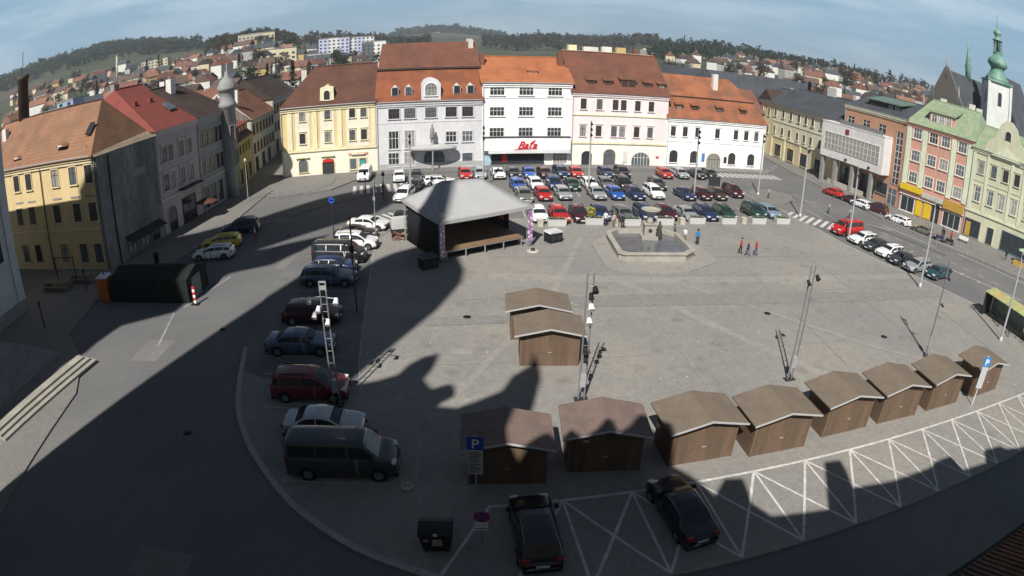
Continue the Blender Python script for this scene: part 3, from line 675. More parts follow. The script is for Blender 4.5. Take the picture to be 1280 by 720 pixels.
salm = stucco('stucco_salmon', (.52,.28,.225)); mint = stucco('stucco_pale_mint', (.55,.62,.48))
R2a, R2b = (64.6,84.0), (70.86,71.8)
h = House('salmon_house', 'four-storey salmon and pale mint striped building with green copper roof', R2a, R2b, 14, 15.4, salm, R_COPPER, [(-.5,15.3,0,0),(7,20.2,2.2,1.5)], cornice=salm)
for x, ww in ((.55,1.0),(3.9,.95),(9.9,.95),(13.2,.9)): h.add('pilaster', MB().box(x-ww/2,x+ww/2,-.16,-.001,4.9,14.6), mint)
for z in (13.75,9.95,6.3): h.win((2.3,5.65,8.15,11.6), z, 1.7, 1.75, style='grid', fm='white', sur=crm)
YS = mat('yellow_sign', (.62,.44,.02), .5, .06, 1); YS2 = mat('ochre_sign', (.42,.26,.05), .5, .2, 2)
h.add('shop_sign', MB().box(.1,4.6,-.5,-.02,3.9,4.8), YS); h.add('shop_sign', MB().box(9.4,13.4,-.5,-.02,3.2,4.6), YS2); h.add('shop_sign', MB().box(4.7,9.3,-.4,-.02,3.6,4.3), stucco('sign_grey',(.4,.42,.38)))
h.add('fascia', MB().box(.05,h.W-.05,-.3,-.019,3.05,3.15), cgr)
h.win((1.9,), 1.55, 2.8, 2.5, style='shop', fm='white', sur=cgr, name='shop_window', pane=0); h.win((11.3,), 1.5, 3.6, 2.4, style='shop', fm='white', sur=cgr, name='shop_window'); h.win((7.9,), 1.45, 1.3, 2.7, style='none', fm='dark', sur=DARKM, name='entrance_door', sill=False, pane=0)
h.add('window_poster', MB().box(3.75,4.9,-.15,-.02,.3,2.8), YS); h.add('window_poster', MB().box(5.4,6.9,-.15,-.02,.3,2.8), YS)
d = h.add('dormer', MB().box(3.9,8.9,1.2,5,16.1,18.0), salm); roof = MB().prism_x([(.9,18.02),(.9,18.2),(5.2,19.6),(5.2,19.2)],3.5,9.3).build('dormer_roof', R_COPPER, d)
for x in (4.9,6.4,7.9): window(d, x, 17.05, 1.05, 1.3, style='cross', fm='white', y=1.2, sill=False)
h.chim(9.6,9.5,18,21.3,1.1,.8,chw); h.chim(11.2,9.5,18,20.9,1.1,.8,chw); h.chim(3.2,9.6,17,20.9,1.1,.8,chw)

grn = stucco('stucco_pale_green', (.48,.48,.35)); grnt = stucco('trim_pale_green', (.55,.56,.43))
h = House('green_baroque_house', 'pale green baroque house with curved gable and round window at the right edge', (70.86,71.8), (79.3,57.4), 13, 14.6, grn, R_COPPER, [(-.5,14.5,0,0),(6.5,18.4,1,1)], cornice=grnt)
h.win((2.0,4.55,6.9,9.2,12.0,14.6), 11.6, 1.1, 1.9, fm='brown', sur=grnt, hood=True); h.win((1.9,4.5,6.8,9.3,12.0,14.6), 7.3, 1.1, 2.3, fm='white', sur=grnt, hood=True)
h.band(4.3,.35,grnt,.2); h.band(9.4,.1,grnt,.1)
for x in (.5,3.3,8.1,10.6,13.3): h.add('pilaster', MB().box(x-.3,x+.3,-.12,-.001,4.7,13.8), grnt)
h.add('gable', MB().prism_y([(2.2,14.6),(11.0,14.6),(10.2,16.4),(8.9,17.2),(8.2,19.3),(7.2,20.2),(6.0,20.2),(5.0,19.3),(4.2,17.2),(3.0,16.4)], -.2, .6), grn)
h.add('pediment', MB().prism_y([(3.6,14.2),(9.6,14.2),(6.6,15.8)], -.45, -.21), grnt)
window(h.t, 6.6, 17.9, 1.1, 1.4, style='none', fm='dark', sur=grnt, y=-.2, arch=True, name='round_window', sill=False, pane=0)
h.win((1.9,), 1.7, 3.1, 2.7, style='shop', fm='dark', sur=STONEG, name='shop_window', pane=0); h.win((5.6,), 1.6, 1.3, 2.6, style='none', fm=SASHB, sur=grnt, name='entrance_door', sill=False); h.win((11,), 1.8, 6.0, 2.9, style='shop', fm='dark', sur=mat('blue_shopfront',(.08,.15,.22),.6,.1), name='shop_window', pane=0)
h.add('window_poster', MB().box(.6,1.6,-.15,-.02,.4,2.6), YS2)
h = House('pale_green_neighbour', 'partly seen pale olive house beyond the green baroque house', (79.3,57.4), (89,41), 13, 14.0, stucco('stucco_olive',(.45,.45,.32)), R_COPPER, [(-.5,13.9,0,0),(6.5,18,0,0)], cornice=grnt)
h.win((2,5,8,11), 11, 1.1, 1.9, fm='white'); h.win((2,5,8,11), 7, 1.1, 1.9, fm='white'); h.win((3,9), 1.8, 4, 2.6, style='shop', fm='dark', name='shop_window')
# ---- left-hand side
l1 = stucco('stucco_butter', (.60,.465,.255)); l1t = stucco('trim_butter', (.62,.53,.35))
h = House('butter_house', 'butter-yellow three-storey house with wide faded orange roof on the left', (-66,49.5), (-42.6,48.9), 11.3, 12.5, l1, R_L1, [(-.55,12.4,0,0),(5.8,18.0,0,3.2)], cornice=l1t)
xs = (8.5,11.2,16.6,19.9,22.6)
h.win(xs, 10.6, 1.25, 1.9, fm='brown', sur=l1t); h.win((8.3,11.1,16.2,19.9,22.6), 6.55, 1.3, 2.0, fm='brown', sur=l1t); h.win((8.3,11.1,16.5,20,22.5), 2.0, 1.3, 2.1, fm='dark', sur=l1)
for x in (8.6,11.3,16.6,19.9,22.4): h.add('wall_panel', MB().box(x-.8,x+.8,-.06,-.002,8.15,8.35), STONEG)
h.band(4.5,.2,l1t,.12); h.add('downpipe', MB().tube((13.9,-.15,0),(13.9,-.15,12),.07), DARKM)
for x, z in ((8.6,13.5),(17.8,13.9)):
    d = h.add('eyebrow_dormer', MB().prism_y([(x-.9,z-.05),(x+.9,z-.05),(x+.5,z+.22),(x,z+.34),(x-.5,z+.22)], .25, 2.4), R_L1); MB().box(x-.4,x+.4,.2,.3,z,z+.18).build('pane', SASH, d)
h.add('skylight', MB().prism_x([(1.5,14.55),(1.5,14.7),(2.6,15.75),(2.6,15.6)], 21.2, 22.0), GLASS)
h.add('tall_chimney', MB().lathe([(.95,13),(.85,23.0),(1.0,23.1),(1.0,23.6),(.8,23.7)], 14, (4.0,6.3)), mat('chimney_brick', (.075,.06,.05), .9, .2, 1.2))
h.add('aerial', MB().tube((4.0,6.3,23.6),(4.0,6.3,26.8),.05), DARKM)
h.chim(2.4,3.6,14.6,17.3,.9,.7,chw)
h.gutter()
dk = mat('bare_render', (.24,.235,.225), .95, .35, .35, c2=(.15,.147,.14), fine=2.5, stretch=(1,1,.3))
h.add('side_wall', MB().box(0,.22,0,11.3,0,12.35), dk).location = (h.W+.003,0,0)
# lean-to roof along the side
h = House('gable_annex', 'small sheet-roofed annex with grey rendered street wall beside the butter-yellow house', (-42.2,49.05), (-41.3,60.0), 3.6, 12.35, dk, tiles('roof_tin_weathered',(.24,.20,.15),(.19,.14,.10)), [(-.3,12.3,0,0),(1.8,13.4,.5,.5)])
h.add('wall_plate', MB().box(6.2,8.6,-.06,-.002,8.5,9.3), STONEG); h.add('shop_canopy', MB().prism_x([(-1.2,1.9),(-.01,2.4),(-.01,2.55),(-1.2,2.0)], 3.4, 10.4), DARKM)
h.win((4.5,7,9.2), 1.15, 1.5, 1.7, fm='dark', sur=dk, name='shop_window'); h.add('downpipe', MB().tube((2.0,-.12,0),(2.0,-.12,12),.09), DARKM)
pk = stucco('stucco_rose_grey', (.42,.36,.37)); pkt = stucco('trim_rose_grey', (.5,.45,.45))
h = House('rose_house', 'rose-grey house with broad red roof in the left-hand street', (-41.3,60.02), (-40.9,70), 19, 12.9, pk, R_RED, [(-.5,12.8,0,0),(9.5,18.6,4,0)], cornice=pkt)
h.win((1.7,3.2,5.8,7.8), 9.7, 1.1, 1.9, fm='brown', sur=pkt, hood=True); h.win((1.7,3.2,5.6,7.8), 6.3, 1.1, 2.0, fm='brown', sur=pkt, hood=True); h.band(4.2,.3,pkt,.2); h.band(8.1,.12,pkt,.1)
h.win((2.3,), 1.7, 2.0, 3.1, arch=True, fm='brown', style='none', sur=pkt, name='entrance_door', sill=False, pane=0); h.win((6.5,), 1.8, 3.2, 3.0, style='shop', fm='dark', sur=DARKM, name='shop_window', pane=0)
h.add('balcony', MB().box(4.4,9.4,-1.0,-.001,4.55,4.75), DARKM); h.add('skylight', MB().prism_x([(2.2,14.55),(2.2,14.75),(3.6,15.7),(3.6,15.5)],7.0,8.6), GLASS2)
for x in (3,6.5): h.add('roof_vent', MB().box(x-.3,x+.3,5.0,5.6,15.6,16.6), R_RED)
h.chim(9.0,14,15,19.4,1.2,.9,STONEG)
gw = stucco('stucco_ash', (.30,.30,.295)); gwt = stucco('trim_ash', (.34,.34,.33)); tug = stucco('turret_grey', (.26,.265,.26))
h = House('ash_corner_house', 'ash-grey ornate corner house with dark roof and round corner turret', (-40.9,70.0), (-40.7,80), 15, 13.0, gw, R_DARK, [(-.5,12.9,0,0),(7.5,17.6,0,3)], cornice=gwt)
h.win((.9,2.4,3.9,5.4,6.6), 9.9, .95, 2.2, fm='brown', sur=gwt, hood=True); h.win((.9,2.4,3.9,5.4,6.6), 6.1, .95, 2.1, fm='brown', sur=gwt, hood=True); h.band(4.2,.3,gwt,.2)
h.win((1.3,3.4,5.5), 1.9, 1.4, 2.9, fm='dark', sur=gwt, style='none', name='shop_window', pane=0)
tu = h.add('turret', MB().lathe([(.95,0),(.95,4),(1.2,4.6),(1.2,13.2),(1.35,13.3),(1.35,13.8),(1.15,14),(1.15,15.6),(1.5,15.8),(1.5,16.1),(1.0,17.2),(.35,17.6),(.3,18.3),(.08,18.6),(.06,19.6)], 16, (8.3,-.6)), tug)
for a in (-2.2,-1.2,-.35):
    for z in (9.6,6.0): window(tu, 8.3+1.2*math.cos(a), z, .7, 2.0, fm='brown', sur=gw, y=-.6+1.2*math.sin(a), sill=False).rotation_euler = (0,0,a+math.pi/2)
h.chim(3,6,16,18.6,1.3,.9,chw); h.chim(5.5,9,16,18.4,1.0,.9,chw)
yo = stucco('stucco_mustard', (.40,.33,.12))
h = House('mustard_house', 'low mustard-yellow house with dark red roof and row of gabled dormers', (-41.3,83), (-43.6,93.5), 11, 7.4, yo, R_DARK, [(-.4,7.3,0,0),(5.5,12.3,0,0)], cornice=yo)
h.win((2,4.2,6.4,8.6), 5.9, .9, 1.5, fm='brown', sur=yo); h.win((2,5,8.4), 1.7, 1.7, 2.4, fm='dark', sur=yo, style='shop', name='shop_window', pane=0)
for i in range(5): dormer(h, 1.2+i*2.0, .5, 8.2, 1.0, 1.1, R_OLD, tiles('roof_deep_red',(.12,.03,.025),(.1,.03,.025)), 1.8, gable=True)
h = House('mint_house', 'pale grey-green two-storey house with chimney stack down the left-hand street', (-43.8,94), (-47.0,112), 12, 9.6, stucco('stucco_mint_grey',(.42,.44,.38)), R_OLD, [(-.4,9.5,0,0),(6,14.2,0,0)], cornice=gwt)
h.win((2,4.5,7,9.5,12,14.5,17), 7.6, .9, 1.6, fm='brown'); h.win((2,4.5,7,9.5,12,14.5,17), 4.3, .9, 1.6, fm='brown'); h.win((3,8,13), 1.5, 1.6, 2.2, fm='dark', style='shop', name='shop_window', pane=0)
h.add('gable_wall', MB().prism_x([(-.4,9.5),(12.4,9.5),(6,14.6)], -.3, -.02), chw); h.chim(2,3,12.5,14.8,.8,.7,chw)
h = House('end_of_street_house', 'tall pale beige house at the far end of the left-hand street', (-47.5,113), (-51,134), 12, 11.5, stucco('stucco_beige',(.48,.45,.36)), R_DARK, [(-.4,11.4,0,0),(6,16,0,0)], cornice=gwt)
h.win([2+i*2.6 for i in range(7)], 9.3, .9, 1.7, fm='brown'); h.win([2+i*2.6 for i in range(7)], 5.6, .9, 1.7, fm='brown'); h.win((3,9,15), 1.6, 1.7, 2.3, fm='dark', style='shop', name='shop_window', pane=0)
# ---- white building at the left edge, with its parapet
pw = stucco('stucco_cold_white', (.50,.51,.52))
h = House('rendered_building', 'tall pale grey rendered building with cornice cut off by the left edge', (-46.3,1), (-46.8,38.2), 20, 19.3, pw, R_SLATE, [(-.5,19.3,0,0),(9,20.6,3,6)], cornice=pw)
for x in (36.6,32.2,25,18): h.add('pilaster', MB().box(x-.55,x+.55,-.2,-.001,0,18.4), pw)
h.win((34.4,28.5,21.5), 7.5, 1.6, 3.4, style='grid', fm=SASHB, sur=pw); h.band(0,1.3,STONEG,.25)
# ---- buildings behind the camera whose shadows fall across the square
th = stucco('stucco_sand', (.55,.48,.34))
t = thing('town_hall', 'sand-coloured town hall with gabled parapet on the near side of the square', 'building', (0,-1.5,0))
sil = [(-19.4,0),(28.5,0),(28.5,23.4),(25.4,23.8),(24.9,24.3),(23.0,24.3),(22.6,23.0),(20.2,22.9),(19.6,24.5),(18.2,24.3),(17.4,23.8),(14.2,23.3),(11.3,23.3),(11.0,25.9),(9.9,25.9),(9.6,21.9),(6.4,22.0),(5.3,23.2),(4.9,25.2),(3.9,25.3),(3.4,24.0),(2.6,25.2),(.95,26.8),(.6,29.4),(-.4,30.1),(-1.1,30.4),(-1.5,29.2),(-1.9,28.6),(-2.3,29.6),(-2.6,29.9),(-3.0,28.9),(-3.5,28.3),(-3.9,28.7),(-4.2,29.1),(-4.6,28.1),(-5.2,28.8),(-5.6,28.4),(-6.3,26.8),(-6.9,28.4),(-7.3,29.8),(-7.6,33.8),(-7.9,36.7),(-8.5,38.5),(-8.9,37.4),(-9.5,36.2),(-9.6,34.4),(-10.6,33.2),(-11.5,32.3),(-12.8,32.4),(-12.8,33.6),(-12.3,34.4),(-12.8,35.1),(-13.7,34.4),(-14.8,35.8),(-14.8,37.8),(-15.0,39.1),(-15.8,38.5),(-16.3,37.3),(-16.4,36.0),(-17.3,35.1),(-18.6,34.4),(-19.4,34.0)]
MB().prism_y(sil, -.9, -.05).build('parapet', th, t)
MB().box(-19.4,28.5,-14,-.905,0,20.5).build('wall', th, t)
MB().prism_x([(-14.3,20.5),(-.91,20.5),(-7.5,22.6)], -19.3, 28.4).build('roof', R_REDBR, t)
t = thing('stone_tower', 'massive grey stone tower beside the town hall', 'tower', (-33,-2,0))
MB().box(0,12.0,-6,0,0,54).build('wall', STONEG, t)
MB().prism_y([(-.0,54),(4.6,54.5),(5.0,58.5),(5.6,60.5),(7.0,62.5),(8.2,66),(9.3,75),(10.2,69),(11.2,63),(12.6,60),(13.8,56),(14.0,48),(13.2,40),(12.5,39),(12.4,53.9)][:9]+[(12.6,54.0)], -4, -.02).build('roof', R_SLATE, t)
MB().prism_y([(12.01,33),(13.0,37),(13.8,46),(14.2,50),(14.0,56),(12.01,60)], -3, -.02).build('stair_turret', STONEG, t)
t = thing('church_tower', 'pale rendered church tower standing by the left edge behind the camera', 'tower', (-60,-2,0))
MB().box(0,16,-7,0,0,44).build('wall', pw, t)
MB().prism_y([(16.01,0),(20.3,0),(20.8,24),(18.9,31),(17.4,35),(16.6,43.9),(16.01,43.9)], -2.5, 0).build('buttress', pw, t)
MB().prism_y([(0,44.01),(16.4,44.01),(19.8,47.5),(18.5,53),(18.6,57),(21.4,59.5),(22.6,67),(16.9,60.6),(16.4,61.5),(16.9,64.4),(20.2,73),(22.7,78),(22.8,85),(17.2,91.8),(15.6,90),(11.8,84),(9.2,75),(5,68),(0,64)], -2.5, -.0).build('roof', COPPER, t)
# low tiled roof just below the camera on the right
t = thing('neighbour_roof', 'brown tiled roof edge with gutter in the bottom right corner', 'roof', (0,0,0))
mb = MB()
mb.add([(10.2,6.3,9.0),(27,9.4,9.0),(27,.1,12.6),(10.2,.1,12.6),(10.2,6.3,8.75),(27,9.4,8.75),(27,.1,8.75),(10.2,.1,8.75)], [(0,1,2,3),(7,6,5,4),(0,4,5,1),(1,5,6,2),(2,6,7,3),(3,7,4,0)])
mb.build('tiles', tiles('roof_near_brown',(.16,.085,.055),(.11,.07,.05),.3), t)
mb = MB()
for k in range(70): mb.tube((10.3+k*.235,6.33+k*.0434,9.02),(10.3+k*.235,.15,12.61),.05,n=5,caps=False)
mb.build('tile_rolls', MATS['roof_near_brown'], t)
MB().tube((10.1,6.42,8.98),(27,9.53,8.98),.09,n=8).build('gutter', mat('gutter_dull_green',(.04,.055,.045),.6,.2,1), t)
MB().box(11,26,.1,5.6,0,8.74).build('wall', th, t)

# ---- church with the green spire beyond the right-hand houses
t = thing('spire_tower', 'slim white church tower topped by a muted green onion spire at the right edge', 'church tower', (108.9,102.7,0), math.radians(-30))
wt = stucco('tower_white', (.60,.62,.60)); SH = 3.2
MB().box(-SH,SH,-SH,SH,0,29.0).build('wall', wt, t)
for k in range(4):
    sx, sy = ((-1,-1),(1,-1),(1,1),(-1,1))[k]; MB().box(sx*SH-.35,sx*SH+.35,sy*SH-.35,sy*SH+.35,0,28.9).build('corner_pilaster', wt, t)
MB().box(-SH-.5,SH+.5,-SH-.5,SH+.5,29,29.5).build('cornice', COPPER, t)
def sz(z): return 29.5 + (z-32.7)*.66
mb = MB(); mb.lathe([(r*.72, sz(z)) for r, z in [(4.9,32.7),(4.6,33.6),(3.6,34.8),(2.9,35.9),(2.6,37.2),(3.0,37.6),(3.9,38.6),(4.0,39.6),(3.2,40.8),(2.1,41.8),(1.7,42.6),(1.9,43.0),(1.9,43.3)]], 16)
for k in range(8):
    a = math.pi*k/4; mb.tube((1.2*math.cos(a),1.2*math.sin(a),sz(43.3)),(1.05*math.cos(a),1.05*math.sin(a),sz(47.6)),.14,n=6)
mb.lathe([(r*.75, sz(z)) for r, z in [(1.9,47.6),(1.9,47.9),(1.1,48.6),(.9,49.4),(1.5,50.1),(1.6,50.8),(.9,51.6),(.35,52.3),(.28,53.5),(.12,56.5),(.05,58.5)]], 12); mb.build('spire', COPPER, t)
MB().lathe([(.75,sz(43.31)),(.7,sz(47.59))],8).build('lantern', DARKM, t)
for k in range(4):
    a = k*math.pi/2
    o = window(t, SH*math.sin(a), 25.2, 1.1, 3.2, arch=True, style='none', fm='dark', sur=wt, y=-SH*math.cos(a), sill=False, pane=0); o.rotation_euler = (0,0,a)
t = thing('gothic_nave', 'gothic church nave with steep slate roof and pinnacled gable left of the white tower', 'church', (99,112.7,0), math.radians(14))
MB().prism_x([(-7.5,0),(7.5,0),(7.5,17.5),(0,28.6),(-7.5,17.5)], .5, 44).build('wall', STONEG, t)
MB().prism_x([(-8.1,17.0),(0,28.9),(8.1,17.0),(7.8,16.8),(0,28.3),(-7.8,16.8)], .3, 44.3).build('roof', R_SLATE, t)
MB().prism_x([(-7.3,0),(7.3,0),(7.3,18.2),(.8,29.0),(0,30.0),(-.8,29.0),(-7.3,18.2)], -.4, .28).build('west_gable', stucco('gable_brown_grey',(.13,.12,.11)), t)
for y, z in ((-7.4,21.5),(-4.2,25.5),(0,32.5),(4.2,25.5),(7.4,21.5)): MB().lathe([(.4,z-6),(.35,z-2.5),(.05,z)],6,(-.1,y)).build('pinnacle', STONEG, t)
for x in (6,13,20,27,34): MB().lathe([(.5,10),(.45,19),(.05,21)],4,(x,-8.6)).build('buttress', STONE, t)
MB().lathe([(.8,27.5),(.8,31.0),(1.0,31.4),(.45,34.5),(.06,39.0)],8,(10.7,0)).build('ridge_turret', COPPER, t)
MB().prism_x([(-12,0),(6,0),(6,18),(-3,33),(-12,18)], 24, 40).build('choir', R_SLATE, t)

# ---------------------------------------------------------------- market huts
PZ = .10   # plaza level
def make_hut(roofm):
    t = thing('market_hut', '', 'hut')
    W2, D = 1.95, 2.1
    mb = MB().prism_y([(-W2,0),(W2,0),(W2,2.2),(0,2.60),(-W2,2.2)], -D/2, D/2); b = mb.build('body', HUTW, t)
    mb = MB()   # corner posts and frame of the closed shutter
    for x in (-W2+.06, W2-.06): mb.box(x-.07,x+.07,-D/2-.03,-D/2-.002,0,2.15)
    for z in (.95, 2.05): mb.box(-W2+.14,W2-.14,-D/2-.025,-D/2-.003,z-.04,z+.04)
    mb.build('front_frame', HUTW, t)
    mb = MB()
    for i in range(19): x = -W2+.24+i*.19; mb.box(x-.005,x+.005,-D/2-.006,-D/2-.001,.05,2.0)
    mb.build('board_joints', SASHB, b)
    MB().box(-.12,.12,-D/2-.06,-D/2-.026,.93,.99).build('latch', STEEL, t)
    x = W2-.55; MB().box(x-.4,x+.4,D/2+.003,D/2+.03,.05,1.95).build('door', HUTW, t)
    o = .38; e = .42
    for sgn, yy in ((1,0),):
        MB().prism_y([(-W2-o,2.21),(0,2.68),(W2+o,2.21),(W2+o,2.29),(0,2.76),(-W2-o,2.29)], -D/2-e, D/2+e).build('roof', roofm, t)
    MB().prism_y([(-W2-o-.01,2.20),(0,2.67),(W2+o+.01,2.20),(W2+o+.01,2.30),(0,2.775),(-W2-o-.01,2.30)], -D/2-e-.035, -D/2-e-.003).build('bargeboard', mat('bargeboard_grey',(.42,.42,.43),.5,.05,2), t)
    return t
hut0 = make_hut(HUTR); hutR = make_hut(HUTR2)
hang = math.radians(8.2)
spots = [(-1.9,21.9,1.7,22.2,1),(2.7,22.8,6.4,23.0,1),(8.1,23.3,11.1,23.7,0),(12.6,24.0,16.1,24.6,0),(17.5,24.8,20.8,25.2,0),(22.0,25.5,25.7,25.9,0),(26.8,26.3,30.9,26.6,0),(32.9,27.1,36.6,27.6,0)]
hlab = ['reddish-roofed brown market hut behind the blue parking sign, leftmost of the row','reddish-roofed brown market hut second from the left in the front row','tan-roofed brown market hut third from the left in the front row','brown market hut fourth from the left in the front row','brown market hut fifth from the left in the front row','brown market hut sixth from the left in the front row','brown market hut second from the right end of the front row','brown market hut at the right end of the row behind the white signpost']
used = {0: False, 1: False}
cent = [(-.1,22.95),(4.55,23.9),(9.5,24.4),(14.1,24.75),(19.2,25.95),(23.9,26.65),(28.8,27.4),(34.6,28.3)]
for i, (x, y) in enumerate(cent):
    r = spots[i][4]; src = hutR if r else hut0
    o = copy_tree(src) if used[r] else src; used[r] = True
    o.location = (x, y, PZ); o.rotation_euler.z = hang + (0, -.03, .02, .0, .015, -.01, .01, .03)[i] - (.1 if i < 2 else 0); o.scale = (.92 if i < 2 else .94, 1, 1); tag(o, hlab[i], group='brown wooden market huts in the front row')
for (x, y, rz, lab) in ((2.35,34.35,.03,'tan-roofed brown market hut standing alone beside the middle light mast, nearer of the pair'),(1.75,37.9,.03,'tan-roofed brown market hut close behind another one, farther of the pair')):
    o = copy_tree(hut0); o.location = (x, y, PZ); o.rotation_euler.z = rz; tag(o, lab, group='pair of market huts in the middle of the square')

# ---------------------------------------------------------------- cars
def cmat(name, c, metal=.0):
    return mat('paint_'+name, c, .3, .03, 3, metal=metal, coat=.6, spec=.5)
PAINT = {'white': cmat('white', (.72,.73,.74)), 'silver': cmat('silver', (.42,.44,.46), .4), 'grey': cmat('grey', (.16,.17,.18), .3), 'black': cmat('black', (.012,.013,.015)),
 'dark grey': cmat('darkgrey', (.045,.048,.052), .2), 'dark blue': cmat('darkblue', (.015,.03,.085)), 'blue': cmat('blue', (.02,.085,.36)), 'pale blue': cmat('paleblue', (.25,.33,.42), .3), 'red': cmat('red', (.42,.018,.015)), 'dark red': cmat('darkred', (.14,.012,.018)),
 'maroon': cmat('maroon', (.055,.01,.015)), 'dark green': cmat('darkgreen', (.015,.045,.035)), 'yellow': cmat('yellow', (.62,.50,.02)), 'teal': cmat('teal', (.02,.06,.075)), 'olive grey': cmat('olive', (.13,.14,.11)), 'brown': cmat('brown', (.06,.035,.02)), 'slate blue': cmat('slateblue', (.07,.11,.17), .2)}
CT = {  # length, width, height, belt, profile stations (x/L, z/H), windscreen x-range, rear glass range, cabin side range
 'hatchback': (4.1,1.76,1.47,.95,[(-.5,.40),(-.495,.60),(-.47,.70),(-.38,.955),(-.2,1.0),(.0,.985),(.10,.94),(.27,.665),(.40,.59),(.47,.52),(.495,.42),(.5,.3)],(.115,.262),(-.462,-.388),(-.40,.20)),
 'estate car': (4.55,1.79,1.46,.95,[(-.5,.40),(-.495,.60),(-.48,.70),(-.42,.94),(-.25,1.0),(-.05,.99),(.06,.94),(.22,.66),(.38,.59),(.47,.51),(.495,.42),(.5,.3)],(.075,.212),(-.472,-.428),(-.44,.16)),
 'saloon car': (4.5,1.77,1.42,.93,[(-.5,.42),(-.495,.62),(-.46,.70),(-.34,.715),(-.20,.955),(-.06,1.0),(.04,.97),(.10,.92),(.24,.665),(.40,.60),(.475,.52),(.495,.42),(.5,.3)],(.105,.232),(-.33,-.212),(-.27,.18)),
 'people carrier': (4.45,1.82,1.68,1.02,[(-.5,.35),(-.495,.55),(-.48,.66),(-.43,.95),(-.25,1.0),(.0,.985),(.10,.94),(.28,.63),(.40,.56),(.475,.47),(.495,.38),(.5,.28)],(.118,.272),(-.472,-.438),(-.45,.21)),
 'van': (5.1,1.95,1.95,1.18,[(-.5,.30),(-.497,.60),(-.49,.95),(-.45,.99),(-.2,1.0),(.15,.985),(.22,.95),(.35,.63),(.43,.555),(.485,.47),(.497,.34),(.5,.24)],(.235,.342),(-.4935,-.4915),(-.44,.29)),
}
def car_surface(kind):
    L_, W_, H_, belt, prof, ws, rg, sd_ = CT[kind]
    def top(xf):
        if xf <= prof[0][0]: return prof[0][1]*H_
        for i, (a, b) in enumerate(zip(prof[:-1], prof[1:])):
            if xf <= b[0]:
                t = (xf-a[0])/max(1e-6, b[0]-a[0]); return (a[1]*(1-t)+b[1]*t)*H_
        return prof[-1][1]*H_
    def sec(xf):
        zt = top(xf); e = abs(xf)*2; plan = 1 - .11*max(0, (e-.72)/.28)**2.2
        hw = W_/2*plan; zb = min(belt*(.94+.06*(1-xf)), zt-.03)
        k = max(0, min(1, (zt-zb)/(H_-belt)))
        wt = hw*(.95-.19*k); zl = .21 + .1*max(0, (e-.86)/.14)
        zm = .52*zb+.1
        crown = .05 + .02*k
        return [(hw*.86,zl),(hw*.985,zl+.09),(hw,zm),(hw*.975,zb-.03),(hw*.95,zb),(wt,max(zb+.01,zt-crown)),(wt*.86,zt-.012),(wt*.45,zt),(0,zt+.006)], zb, zt, hw, wt
    return L_, W_, H_, sec
